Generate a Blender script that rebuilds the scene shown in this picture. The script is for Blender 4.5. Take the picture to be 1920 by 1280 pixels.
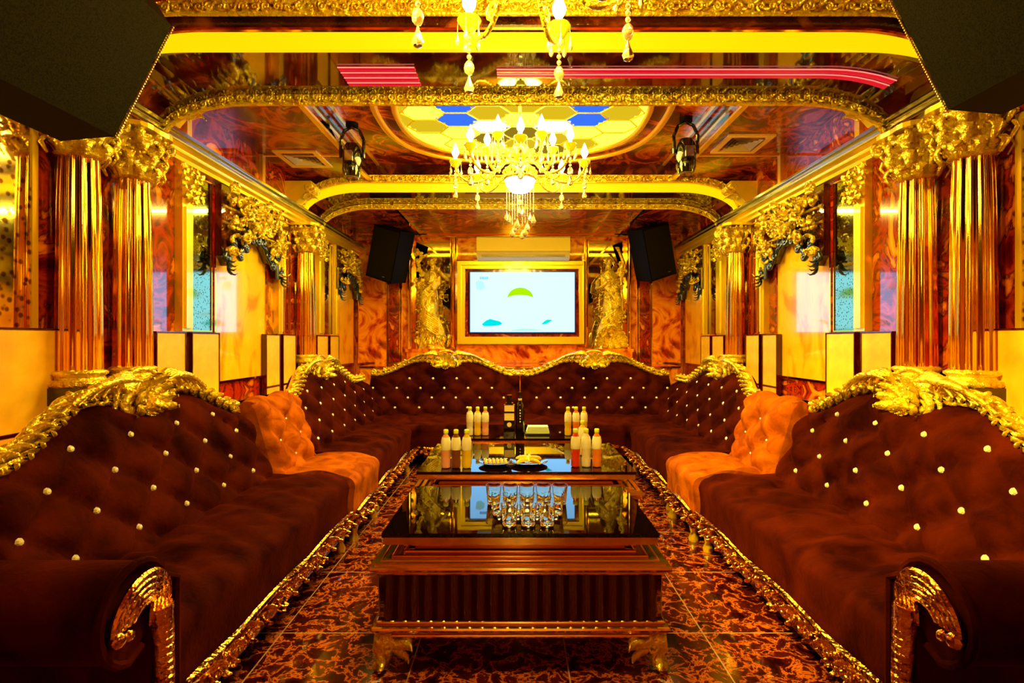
import bpy, math, random
from mathutils import Vector, Matrix
PI = math.pi
S = bpy.context.scene
COL = S.collection
for o in list(bpy.data.objects): bpy.data.objects.remove(o)

# ------------------------------------------------------------------ camera
cam_d = bpy.data.cameras.new('camera'); cam = bpy.data.objects.new('camera', cam_d); COL.objects.link(cam)
CX, CZ = -0.05, 1.25
cam.location = (CX, 0, CZ); cam.rotation_euler = (PI/2, 0, 0)
cam_d.sensor_width = 36; cam_d.lens = 18.75
cam_d.shift_x = -7/1920; cam_d.shift_y = -2/1920
cam_d.clip_start = 0.02
S.camera = cam
# ------------------------------------------------------------------ world, exposure
S.view_settings.view_transform = 'Standard'
S.view_settings.look = 'None'
S.view_settings.gamma = 1
S.view_settings.use_curve_mapping = False
S.view_settings.exposure = 0.45
w = bpy.data.worlds.new('world'); S.world = w; w.use_nodes = True
w.node_tree.nodes['Background'].inputs[0].default_value = (1, .6, .2, 1)
w.node_tree.nodes['Background'].inputs[1].default_value = 0.0

def add_light(name, kind, loc, energy, color, size=.1, rot=(0, 0, 0), size_y=None, spot=None, blend=.5):
    l = bpy.data.lights.new(name, kind); l.energy = energy; l.color = color
    if kind == 'AREA':
        l.size = size
        if size_y: l.shape = 'RECTANGLE'; l.size_y = size_y
    else: l.shadow_soft_size = size
    if kind == 'SPOT': l.spot_size = spot; l.spot_blend = blend
    o = bpy.data.objects.new(name, l); COL.objects.link(o); o.location = loc; o.rotation_euler = rot
    return o
WARM = (1, .70, .07)
# chandelier glow (hung at y 3.8 and y 1.8), backlit ceiling glass, television glow
add_light('lamp_main_chandelier', 'POINT', (-.02, 3.8, 2.52), 135, WARM, .28)
add_light('lamp_near_chandelier', 'POINT', (-.02, 1.75, 2.50), 95, WARM, .22)
add_light('lamp_ceiling_glass', 'AREA', (0, 4.3, 2.93), 60, (1, .74, .12), 1.6, (0, 0, 0), 1.2)
# added fixtureless spots on the near ceiling, for right sofas, tan sections and tables
add_light('fill_back_wall', 'AREA', (0, 5.80, 2.66), 34, (1, .74, .10), 3.2, (math.radians(-48), 0, 0), .04)  # unseen area fill added behind the far beam to brighten the back wall
def aim(a, b): return (Vector(b)-Vector(a)).to_track_quat('-Z', 'Y').to_euler()
for p_, q_, e_, sp_ in (((-1.0, 1.2, 2.86), (1.72, 2.7, .66), 800, .75), ((-.9, 2.2, 2.86), (1.5, 3.6, .5), 70, .35), ((1.0, 2.2, 2.86), (-1.45, 3.6, .5), 110, .35), ((0, 1.1, 2.86), (0, 3.4, .6), 150, .5)):
    add_light('fill_spot', 'SPOT', p_, e_, (1, .66, .07), .05, aim(p_, q_), spot=sp_, blend=.6)

# ------------------------------------------------------------------ mesh helpers
def frame(A, F):
    A, F = Vector(A), Vector(F)
    return Matrix(((A.x, F.x, 0), (A.y, F.y, 0), (0, 0, 1)))
LEFT = frame((0, 1, 0), (1, 0, 0))      # coordinates: along, facing, up
RIGHT = frame((0, 1, 0), (-1, 0, 0))
BACK = frame((1, 0, 0), (0, -1, 0))
ID = Matrix.Identity(3)

class MB:
    def __init__(s, M=ID): s.v = []; s.f = []; s.m = []; s.M = M; s.mi = 0
    def add(s, vs, fs):
        n = len(s.v); s.v += [Vector(p) for p in vs]
        s.f += [tuple(n+i for i in f) for f in fs]; s.m += [s.mi]*len(fs); return s
    def box(s, x0, x1, y0, y1, z0, z1, R=None, c=None):
        vs = [Vector(p) for p in ((x0,y0,z0),(x1,y0,z0),(x1,y1,z0),(x0,y1,z0),(x0,y0,z1),(x1,y0,z1),(x1,y1,z1),(x0,y1,z1))]
        if R is not None:
            c = Vector(c) if c is not None else Vector(((x0+x1)/2,(y0+y1)/2,(z0+z1)/2)); vs = [R @ (p-c)+c for p in vs]
        return s.add(vs, [(0,3,2,1),(4,5,6,7),(0,1,5,4),(1,2,6,5),(2,3,7,6),(3,0,4,7)])
    def tube(s, pts, r, n=8, flat=None, caps=True):
        pts = [Vector(p) for p in pts]; k = len(pts)
        if not hasattr(r, '__len__'): r = [r]*k
        T = []
        for i in range(k):
            a = pts[max(i-1, 0)]; b = pts[min(i+1, k-1)]; t = b-a
            T.append(t.normalized() if t.length > 1e-9 else Vector((0, 0, 1)))
        up = Vector(flat[0]) if flat else (Vector((0, 0, 1)) if abs(T[0].z) < .9 else Vector((1, 0, 0)))
        ratio = flat[1] if flat else 1
        N = up
        vs = []
        for i in range(k):
            N = (up if flat else N) - T[i]*((up if flat else N).dot(T[i]))
            if N.length < 1e-5: N = T[i].orthogonal()
            N.normalize(); B = T[i].cross(N)
            for j in range(n):
                a = 2*PI*j/n
                vs.append(pts[i] + N*(math.cos(a)*r[i]*ratio) + B*(math.sin(a)*r[i]))
        fs = [(i*n+j, i*n+(j+1) % n, (i+1)*n+(j+1) % n, (i+1)*n+j) for i in range(k-1) for j in range(n)]
        if caps: fs += [tuple(range(n))[::-1], tuple((k-1)*n+j for j in range(n))]
        return s.add(vs, fs)
    def lathe(s, prof, n=24, c=(0, 0, 0), flute=0, fn=12, caps=True, sx=1, sy=1):
        c = Vector(c); vs = []
        for (r, z) in prof:
            for j in range(n):
                a = 2*PI*j/n; rr = r*(1 - flute*(.5+.5*math.cos(fn*a))) if flute else r
                vs.append(c + Vector((rr*math.cos(a)*sx, rr*math.sin(a)*sy, z)))
        k = len(prof)
        fs = [(i*n+j, i*n+(j+1) % n, (i+1)*n+(j+1) % n, (i+1)*n+j) for i in range(k-1) for j in range(n)]
        if caps: fs += [tuple(range(n))[::-1], tuple((k-1)*n+j for j in range(n))]
        return s.add(vs, fs)
    def ball(s, c, r, n=10, m=6, sc=(1, 1, 1)):
        c = Vector(c)
        vs = []
        for i in range(m+1):
            t = PI*i/m
            for j in range(n):
                a = 2*PI*j/n
                vs.append(c+Vector((r*sc[0]*math.sin(t)*math.cos(a), r*sc[1]*math.sin(t)*math.sin(a), -r*sc[2]*math.cos(t))))
        fs = [(i*n+j, i*n+(j+1) % n, (i+1)*n+(j+1) % n, (i+1)*n+j) for i in range(m) for j in range(n)]
        return s.add(vs, fs)
    def grid(s, fn, nu, nv, close=False):
        vs = [fn(i/nu, j/nv) for j in range(nv+1) for i in range(nu+1)]
        return s.add(vs, [(j*(nu+1)+i, j*(nu+1)+i+1, (j+1)*(nu+1)+i+1, (j+1)*(nu+1)+i) for j in range(nv) for i in range(nu)])
    def prism(s, poly, lo, hi, ax='z'):
        n = len(poly)
        def P(p, h):
            return {'z': (p[0], p[1], h), 'y': (p[0], h, p[1]), 'x': (h, p[0], p[1])}[ax]
        vs = [P(p, lo) for p in poly]+[P(p, hi) for p in poly]
        return s.add(vs, [tuple(range(n))[::-1], tuple(range(n, 2*n))]+[(i, (i+1) % n, n+(i+1) % n, n+i) for i in range(n)])
    # ---- ornament pieces
    def scroll(s, c, u, v, R, turns=1.3, w=.02, a0=0, sgn=1, n=18):
        c, u, v = Vector(c), Vector(u), Vector(v); pts = []; rr = []
        for i in range(n+1):
            t = i/n; a = a0+sgn*t*turns*2*PI; r = R*(1-.8*t)
            pts.append(c+u*(r*math.cos(a))+v*(r*math.sin(a))); rr.append(w*(.55+.55*math.sin(PI*min(1, t*1.3+.1)))*(1-.3*t)+.001)
        s.tube(pts, rr, 6); s.ball(pts[-1], w*1.1, 6, 4); return s
    def leaf(s, b, d, up, L, W, curl=.5, n=7):
        b, d, up = Vector(b), Vector(d).normalized(), Vector(up)
        up = (up-d*up.dot(d)).normalized(); pts = []; rr = []
        for i in range(n+1):
            t = i/n; a = curl*t*t*2.2
            pts.append(b + d*(L*t*math.cos(a*.7)) + up*(L*t*math.sin(a)*.6)); rr.append(W*(.12+math.sin(PI*(t*.82+.12))**.8)*.5)
        return s.tube(pts, rr, 6, flat=(tuple(up), .35))
    def shell(s, c, u, v, f, R, n=9, spread=PI*1.05):
        c, u, v, f = Vector(c), Vector(u), Vector(v), Vector(f)
        for i in range(n):
            a = PI/2+(i/(n-1)-.5)*spread
            d = u*math.cos(a)+v*math.sin(a)
            s.leaf(c+d*R*.25, d+f*.15, f, R*(.8+.1*math.cos((a-PI/2)*2)), R*.3, .5)
        s.ball(c+f*R*.12, R*.22, 8, 5); return s
    def build(s, name, mat, parent=None, smooth=True, M=None, kind=None, auto=None):
        M = s.M
        vs = [M @ p for p in s.v]
        off = Vector((0, 0, 0)); q = parent
        while q is not None: off += q.location; q = q.parent
        flip = M.determinant() < 0
        me = bpy.data.meshes.new(name)
        me.from_pydata([tuple(p-off) for p in vs], [], [f[::-1] for f in s.f] if flip else s.f)
        mats = mat if isinstance(mat, (list, tuple)) else [mat]
        for m in mats: me.materials.append(m)
        if len(mats) > 1: me.polygons.foreach_set('material_index', s.m)
        if smooth:
            me.polygons.foreach_set('use_smooth', [True]*len(me.polygons))
            try: me.set_sharp_from_angle(angle=math.radians(auto or (80 if mats[0].name.startswith(('gold_aged', 'dark_silver')) else 40)))
            except Exception: pass
        me.update()
        o = bpy.data.objects.new(name, me); COL.objects.link(o)
        if parent: o.parent = parent
        if kind: o['kind'] = kind
        return o

def tag(o, label=None, cat=None, group=None, kind=None):
    if label: o['label'] = label
    if cat: o['category'] = cat
    if group: o['group'] = group
    if kind: o['kind'] = kind
    return o
def thing(name, loc, label, cat, group=None):
    o = bpy.data.objects.new(name, None); COL.objects.link(o); o.location = loc; o.empty_display_size = .1
    return tag(o, label, cat, group)
def struct(mb, name, mat, smooth=False): return mb.build(name, mat, None, smooth, kind='structure')
def copy_tree(o, parent=None):
    c = o.copy(); COL.objects.link(c); c.parent = parent
    for ch in list(o.children): copy_tree(ch, c)
    return c

# ------------------------------------------------------------------ materials
def newmat(name):
    m = bpy.data.materials.new(name); m.use_nodes = True
    return m, m.node_tree, m.node_tree.nodes['Principled BSDF']
def pm(name, col, rough=.5, metal=0, coat=0, spec=.5, trans=0, emit=None, es=0, ior=1.45, sheen=None, alpha=1):
    m, t, b = newmat(name)
    b.inputs['Base Color'].default_value = (*col, 1); b.inputs['Roughness'].default_value = rough
    b.inputs['Metallic'].default_value = metal; b.inputs['Coat Weight'].default_value = coat
    b.inputs['Coat Roughness'].default_value = .03
    b.inputs['Specular IOR Level'].default_value = spec; b.inputs['Transmission Weight'].default_value = trans
    b.inputs['IOR'].default_value = ior
    if sheen: b.inputs['Sheen Weight'].default_value = sheen[0]; b.inputs['Sheen Tint'].default_value = (*sheen[1], 1); b.inputs['Sheen Roughness'].default_value = .35
    if emit: b.inputs['Emission Color'].default_value = (*emit, 1); b.inputs['Emission Strength'].default_value = es
    return m
def ramp_mat(name, stops, scale=2, detail=6, dist=1.5, rough=.1, coat=1, metal=0, stretch=(1, 1, 1), bump=0, kind='noise', spec=.5, bscale=None, rot=(0,0,0)):
    m, t, b = newmat(name); N = t.nodes; L = t.links
    tc = N.new('ShaderNodeTexCoord'); mp = N.new('ShaderNodeMapping'); mp.inputs['Scale'].default_value = stretch; mp.inputs['Rotation'].default_value = rot
    L.new(tc.outputs['Object'], mp.inputs[0])
    if kind == 'noise':
        n = N.new('ShaderNodeTexNoise'); n.inputs['Scale'].default_value = scale; n.inputs['Detail'].default_value = detail
        n.inputs['Distortion'].default_value = dist; out = n.outputs['Fac']
    else:
        n = N.new('ShaderNodeTexVoronoi'); n.inputs['Scale'].default_value = scale; out = n.outputs['Distance']
    L.new(mp.outputs[0], n.inputs['Vector'])
    r = N.new('ShaderNodeValToRGB'); cr = r.color_ramp
    while len(cr.elements) < len(stops): cr.elements.new(.5)
    for e, (p, c) in zip(cr.elements, stops): e.position = p; e.color = (*c, 1)
    L.new(out, r.inputs[0]); L.new(r.outputs[0], b.inputs['Base Color'])
    b.inputs['Roughness'].default_value = rough; b.inputs['Coat Weight'].default_value = coat; b.inputs['Metallic'].default_value = metal
    b.inputs['Coat Roughness'].default_value = .03; b.inputs['Specular IOR Level'].default_value = spec
    if bump:
        n2 = N.new('ShaderNodeTexNoise'); n2.inputs['Scale'].default_value = bscale or scale*3; L.new(tc.outputs['Object'], n2.inputs['Vector'])
        bp = N.new('ShaderNodeBump'); bp.inputs['Strength'].default_value = bump; bp.inputs['Distance'].default_value = .01 if bump < .9 else .016
        L.new(n2.outputs['Fac'], bp.inputs['Height']); L.new(bp.outputs[0], b.inputs['Normal'])
    return m
GOLD = pm('gold', (1, .76, .03), .28, .6, coat=.5)
GOLDS = pm('gold_satin', (1, .63, .07), .38, .85, coat=.6)
GOLDB = pm('gold_polished', (1, .58, .06), .08, 1)
GOLDR = ramp_mat('gold_aged', [(.3, (.55, .26, .01)), (.45, (1, .74, .02)), (.8, (1, .92, .12))], 14, 4, .5, .24, .5, .62, bump=1.0, bscale=46)
GOLDK = ramp_mat('bronzed_gold', [(.3, (.45, .16, .02)), (.6, (.95, .55, .08))], 10, 4, .5, .16, .2, 1, bump=.8, bscale=40)
SILVER = pm('silver_trim', (.75, .85, .95), .12, 1)
MARB = ramp_mat('red_marble', [(.30, (.035, .001, .0)), (.42, (.16, .004, .0)), (.50, (.42, .03, .001)), (.56, (.10, .003, 0)), (.62, (.75, .17, .006)), (.74, (1, .4, .02))], 3.2, 8, 2.2, .12, 1)
MARBO = ramp_mat('orange_marble', [(.28, (.09, .002, 0)), (.40, (.45, .03, .001)), (.48, (.8, .2, .006)), (.6, (.95, .36, .015)), (.72, (.5, .04, 0))], 2.6, 7, 2.5, .12, 1)
MARBC = ramp_mat('ceiling_marble', [(.32, (.05, .002, 0)), (.45, (.22, .012, 0)), (.53, (.6, .10, .003)), (.6, (.12, .004, 0)), (.72, (.8, .25, .01))], 2.0, 7, 2.2, .22, .25)
MARBD = ramp_mat('dark_marble', [(.35, (.012, .001, 0)), (.55, (.06, .006, .001)), (.7, (.25, .05, .004))], 2.5, 7, 2, .06, 1)
HONEY = ramp_mat('honey_marble', [(.35, (.8, .30, .006)), (.46, (1, .52, .012)), (.6, (1, .60, .02)), (.75, (1, .42, .01))], 1.6, 5, 1.2, .1, 1, stretch=(1, 2.6, 1.2), rot=(.6, 0, 0))
CREAM = ramp_mat('cream_panel', [(.3, (.80, .42, .008)), (.7, (1, .60, .02))], 9, 4, 0, .45, 0)
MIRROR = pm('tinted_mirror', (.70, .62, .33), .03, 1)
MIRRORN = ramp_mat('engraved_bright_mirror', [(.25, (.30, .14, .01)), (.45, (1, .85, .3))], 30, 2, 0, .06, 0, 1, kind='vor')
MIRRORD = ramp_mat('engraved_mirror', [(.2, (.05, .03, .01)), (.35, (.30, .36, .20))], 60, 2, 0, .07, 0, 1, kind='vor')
VELV = ramp_mat('brown_velvet', [(.32, (.014, .0007, .0)), (.72, (.078, .0075, .0))], 5, 5, .5, .85, 0, bump=.25, bscale=60, spec=.02)
VELVL = ramp_mat('tan_velvet', [(.36, (.22, .038, .0)), (.66, (.50, .115, .001))], 8, 6, .8, .75, 0, bump=.25, bscale=60, spec=.03)
for m_, tint in ((VELV, (1, .10, .0)), (VELVL, (1, .3, .0))):
    b_ = m_.node_tree.nodes['Principled BSDF']; b_.inputs['Sheen Weight'].default_value = .08; b_.inputs['Sheen Tint'].default_value = (*tint, 1); b_.inputs['Sheen Roughness'].default_value = .4
CRYSTAL = pm('crystal', (1, .95, .80), .15, .15, coat=1, spec=1)
DROP = pm('crystal_drop', (1, .95, .72), .02, 0, spec=1, trans=.75, ior=1.6)
GLASSM = pm('clear_glass', (1, .97, .88), .0, 0, spec=1, trans=1, ior=1.45)
BLACK = pm('black_paint', (.002, .0015, .001), .6, spec=.1)
GRILLE = ramp_mat('speaker_grille', [(.3, (.003, .002, .0002)), (.6, (.013, .010, .001))], 220, 1, 0, .8, 0, spec=.08)
BLKGLOSS = pm('black_gloss', (.004, .003, .004), .08, 0, coat=1)
LED = pm('led_strip', (.2, .13, 0), .5, emit=(1, .56, .001), es=.93)
BULB = pm('flame_bulb', (1, 1, .9), .3, emit=(1, .86, .5), es=9)
BOWL = pm('frosted_bowl', (1, 1, 1), .3, emit=(1, .93, .85), es=4)
CUP = pm('amber_glass', (.9, .9, .02), .12, .2, coat=1, emit=(.6, .6, .0), es=.25)
TOPGL = pm('black_glass_top', (.004, .001, .001), .02, 0, spec=.5, ior=1.45)
WOOD = pm('mahogany_lacquer', (.055, .001, .002), .10, 0, coat=1)
WOODG = pm('bronzed_lacquer', (.72, .36, .06), .10, .9, coat=1)
WHITE = pm('white_plastic', (1, .88, .16), .35)
SCREEN = pm('screen_white', (0, 0, 0), .3, spec=.05, emit=(.76, 1.9, 3.2), es=.75)
def em(name, c, s=1): return pm(name, (0, 0, 0), .9, spec=0, emit=c, es=s)
# floor marble with veins and pale joints
def floor_mat():
    m, t, b = newmat('floor_marble'); N = t.nodes; L = t.links
    tc = N.new('ShaderNodeTexCoord')
    n = N.new('ShaderNodeTexNoise'); n.inputs['Scale'].default_value = 11; n.inputs['Detail'].default_value = 10; n.inputs['Distortion'].default_value = .45; n.inputs['Roughness'].default_value = .65
    L.new(tc.outputs['Object'], n.inputs['Vector'])
    r = N.new('ShaderNodeValToRGB'); cr = r.color_ramp
    st = [(.38, (.012, .001, .001)), (.48, (.08, .006, .002)), (.51, (.75, .18, .03)), (.54, (.10, .009, .002)), (.66, (.03, .003, .001)), (.75, (.5, .12, .03))]
    while len(cr.elements) < len(st): cr.elements.new(.5)
    for e, (p, c) in zip(cr.elements, st): e.position = p; e.color = (*c, 1)
    L.new(n.outputs['Fac'], r.inputs[0])
    br = N.new('ShaderNodeTexBrick'); br.offset = 0; br.inputs['Scale'].default_value = 1
    br.inputs['Brick Width'].default_value = .6; br.inputs['Row Height'].default_value = .6; br.inputs['Mortar Size'].default_value = .003
    br.inputs['Color1'].default_value = (0, 0, 0, 1); br.inputs['Color2'].default_value = (0, 0, 0, 1); br.inputs['Mortar'].default_value = (1, 1, 1, 1)
    mp = N.new('ShaderNodeMapping'); mp.inputs['Location'].default_value = (.45, .12, 0)
    L.new(tc.outputs['Object'], mp.inputs[0]); L.new(mp.outputs[0], br.inputs['Vector'])
    mx = N.new('ShaderNodeMix'); mx.data_type = 'RGBA'
    L.new(br.outputs['Color'], mx.inputs[0]); L.new(r.outputs[0], mx.inputs[6]); mx.inputs[7].default_value = (.55, .35, .25, 1)
    L.new(mx.outputs[2], b.inputs['Base Color'])
    b.inputs['Roughness'].default_value = .12; b.inputs['Coat Weight'].default_value = .6; b.inputs['Coat Roughness'].default_value = .05
    return m
FLOORM = floor_mat()

# ------------------------------------------------------------------ room shell
WX = 2.25          # half width
YB = 7.35          # back wall
YF = -1.3          # wall behind the camera
struct(MB().box(-WX-.1, WX+.1, YF-.1, YB+.1, -.1, 0), 'floor', FLOORM)
struct(MB().box(-WX-.1, -WX, YF-.1, YB+.1, 0, 3.1), 'wall_left', MARB)
struct(MB().box(WX, WX+.1, YF-.1, YB+.1, 0, 3.1), 'wall_right', MARB)
struct(MB().box(-WX, WX, YB, YB+.1, 0, 3.1), 'wall_back', MARBO)
struct(MB().box(-WX, WX, YF-.1, YF, 0, 3.1), 'wall_front', MARBO)
B1a, B1b, B2a, B2b = 2.65, 3.10, 5.30, 5.72
for bx_ in ((-WX, WX, YF, B1a, 2.92, 3.1), (-1.5, 1.5, B1b, B2a, 3.0, 3.1), (-WX, -1.5, B1b, B2a, 2.85, 3.1),
            (1.5, WX, B1b, B2a, 2.85, 3.1), (-WX, WX, B2b, YB, 2.73, 3.1)):
    struct(MB().box(*bx_), 'ceiling', MARBC)

def arch(x, ztop, drop=.24, fil=.55, half=2.14):
    a = abs(x) - (half-fil)
    if a <= 0: return ztop
    t = min(1, a/fil)
    return ztop - drop*(1-math.sqrt(max(0, 1-t*t)))
XS = [-2.25+4.5*i/90 for i in range(91)]
def beam(n, y0, y1, ztop):
    b = MB()
    for i in range(90):
        x0, x1 = XS[i], XS[i+1]; z0, z1 = arch(x0, ztop), arch(x1, ztop)
        b.add([(x0, y0, z0), (x1, y0, z1), (x1, y1, z1), (x0, y1, z0), (x0, y0, 3.05), (x1, y0, 3.05), (x1, y1, 3.05), (x0, y1, 3.05)],
              [(0, 3, 2, 1), (0, 1, 5, 4), (3, 7, 6, 2), (4, 5, 6, 7)])
    return struct(b, n, MARBD)
beam('trim_1', B1a, B1b, 2.68); beam('trim_2', B2a, B2b, 2.72)
def arch_band(y0, y1, ztop, lo, hi, drop=.24, fil=.55, half=2.14, lim=2.24):
    b = MB(); xs = [x for x in XS if abs(x) <= lim]
    for i in range(len(xs)-1):
        x0, x1 = xs[i], xs[i+1]; z0, z1 = arch(x0, ztop, drop, fil, half), arch(x1, ztop, drop, fil, half)
        b.add([(x0, y0, z0+lo), (x1, y0, z1+lo), (x1, y1, z1+lo), (x0, y1, z0+lo), (x0, y0, z0+hi), (x1, y0, z1+hi), (x1, y1, z1+hi), (x0, y1, z0+hi)],
              [(0, 3, 2, 1), (0, 1, 5, 4), (3, 7, 6, 2), (4, 5, 6, 7)]+([(0, 4, 7, 3)] if i == 0 else [])+([(1, 2, 6, 5)] if i == len(xs)-2 else []))
    return b
def led(y, ztop, lo, hi, label, fil, drop):
    t = arch_band(y-.03, y, ztop, lo, hi, drop, fil).build('light_strip', LED, None, True)
    return tag(t, label, 'light strip')
led(B1a, 2.68, .0, .085, 'glowing yellow light strip across the near ceiling beam above the red reflections', .45, .16)
led(B2a, 2.72, .0, .085, 'glowing yellow light strip arching over the far ceiling beam behind the chandelier', .55, .24)
def carved_band(name, y, ztop, z, w, ribs, rnd, drop=.24, fil=.55, dens=.045, amp=.014, label=None):
    """beaded and scrolled gold moulding that follows the arch"""
    b = MB(); pts = [(x, y, arch(x, ztop, drop, fil)+z) for x in XS if abs(x) < 2.2]
    b.tube([(p[0], p[1], p[2]+w/2) for p in pts], .012, 6); b.tube([(p[0], p[1], p[2]-w/2) for p in pts], .012, 6)
    back = [(p[0], p[1]+.012, p[2]) for p in pts]
    b.tube(back, w/2, 4, flat=((0, 1, 0), .2))
    x = -2.15; k = 0
    while x < 2.15:
        zz = arch(x, ztop, drop, fil)+z; sg = 1 if k % 2 else -1
        b.scroll((x, y-.012, zz), (1, 0, 0), (0, 0, 1), w*.42, 1.2, w*.11, k*.7, sg, 9)
        b.leaf((x, y-.012, zz), (1, 0, sg*.6), (0, -1, 0), w*.8, w*.3, .4, 4)
        x += dens; k += 1
    return struct(b, name, GOLDR, True)
carved_band('trim_3', B1a-.035, 2.68, .20, .06, 4, 1, .16, .45, .055)
carved_band('trim_4', B1b+.02, 2.68, -.015, .065, 4, 2, dens=.055)
carved_band('trim_5', B2a-.035, 2.72, .125, .06, 4, 3, dens=.065)
carved_band('trim_6', B2b+.02, 2.70, -.01, .04, 4, 4, dens=.07)
b = MB()
for y_, z_ in ((B1a-.01, 2.68+.095), (B1a-.02, 2.68+.245), (B2a-.01, 2.72+.09)):
    b.tube([(x, y_-.02, arch(x, z_)) for x in XS if abs(x) < 2.2], .012, 6)
struct(b, 'trim_7', GOLDB, True)

RED = pm('reflected_red', (.3, 0, .01), .3, emit=(.8, .0, .03), es=.5); PINKR = pm('reflected_pink', (.5, .1, .1), .3, emit=(1, .25, .2), es=.8)
def reflected_red(xa, xb, y0, label, k=3, slope=0):  # glowing tubes stand in for red reflections in the polished beam underside
    t = thing('red_reflection', ((xa+xb)/2, y0, 2.67), label, 'light strip')
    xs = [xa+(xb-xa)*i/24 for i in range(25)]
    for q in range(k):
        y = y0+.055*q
        MB().tube([(x, y, arch(x, 2.68)-.008) for x in xs], .0035, 6).build('tube', PINKR, t)
        MB().tube([(x, y+.028, arch(x, 2.68)-.004) for x in xs], .018, 6, flat=((0, 0, 1), .3)).build('reflection_band', RED, t)
reflected_red(-.15, 1.95, 2.80, 'long red reflection made of glowing tubes under the near beam, right of the crystals', 2)
reflected_red(-.98, -.58, 2.78, 'short red reflection made of glowing tubes under the near beam, left of the crystals', 4)

# side cornices (stepped, running the whole length)
n = 8
for s_, M in ((-1, LEFT), (1, RIGHT)):
    b = MB(M)
    prof = [(-2.25, 2.40), (-2.19, 2.40), (-2.19, 2.425), (-2.165, 2.44), (-2.165, 2.46), (-2.13, 2.475), (-2.13, 2.50), (-2.11, 2.505), (-2.11, 2.53), (-2.25, 2.56)]
    b.prism(prof, 1.72, YB-.001, 'x')
    struct(b, 'trim_%d' % n, GOLD); n += 1
    b = MB(M)                                            # pale reflective lip
    b.box(1.72, YB-.002, -2.105, -2.085, 2.508, 2.528); b.box(1.72, YB-.002, -2.125, -2.107, 2.478, 2.497)
    struct(b, 'trim_%d' % n, SILVER); n += 1
    b = MB(M)                                            # wainscot ledge behind the sofas
    b.box(-1.0, 7.2, -2.25, -1.93, 0, .82); struct(b, 'trim_%d' % n, MARB); n += 1
    b = MB(M); b.box(-1.0, 7.2, -2.25, -1.91, .82, .845); struct(b, 'trim_%d' % n, GOLDB); n += 1
b = MB(); b.box(-1.92, 1.92, 6.42, YB, 0, .92); struct(b, 'trim_%d' % n, MARBO); n += 1
b = MB(); b.box(-1.93, 1.93, 6.40, YB, .92, .94); struct(b, 'trim_%d' % n, GOLDB); n += 1
# ceiling lines: bay steps and back-zone strips
for s_ in (-1, 1):
    b = MB(); b.box(s_*1.5-.02, s_*1.5+.02, B1b, B2a, 2.83, 2.85); b.box(s_*1.42-.012, s_*1.42+.012, B1b, B2a, 2.985, 3.0)
    struct(b, 'trim_%d' % n, GOLDS); n += 1
    b = MB(); b.box(s_*1.49-.004, s_*1.49+.004, B1b, B2a, 2.86, 2.98)
    struct(b, 'trim_%d' % n, MIRROR); n += 1
    b = MB(); b.box(s_*1.38-.015, s_*1.38+.015, B2b, YB, 2.705, 2.73); b.box(s_*1.02-.012, s_*1.02+.012, B2b, YB, 2.71, 2.73)
    struct(b, 'trim_%d' % n, SILVER); n += 1
    b = MB()
    for yy in (4.6, 3.55):
        b.box(s_*2.25-.03, s_*2.25+.03, yy-.025, yy+.025, 2.56, 2.85)
        b.box(min(s_*2.25, s_*1.5), max(s_*2.25, s_*1.5), yy-.012, yy+.012, 2.838, 2.85)
    struct(b, 'trim_%d' % n, GOLDS); n += 1
b = MB(); b.box(-2.2, 2.2, YB-.06, YB, 2.66, 2.73); b.box(-2.2, 2.2, YB-.1, YB, 2.70, 2.73)
struct(b, 'trim_%d' % n, GOLDB); n += 1

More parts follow.
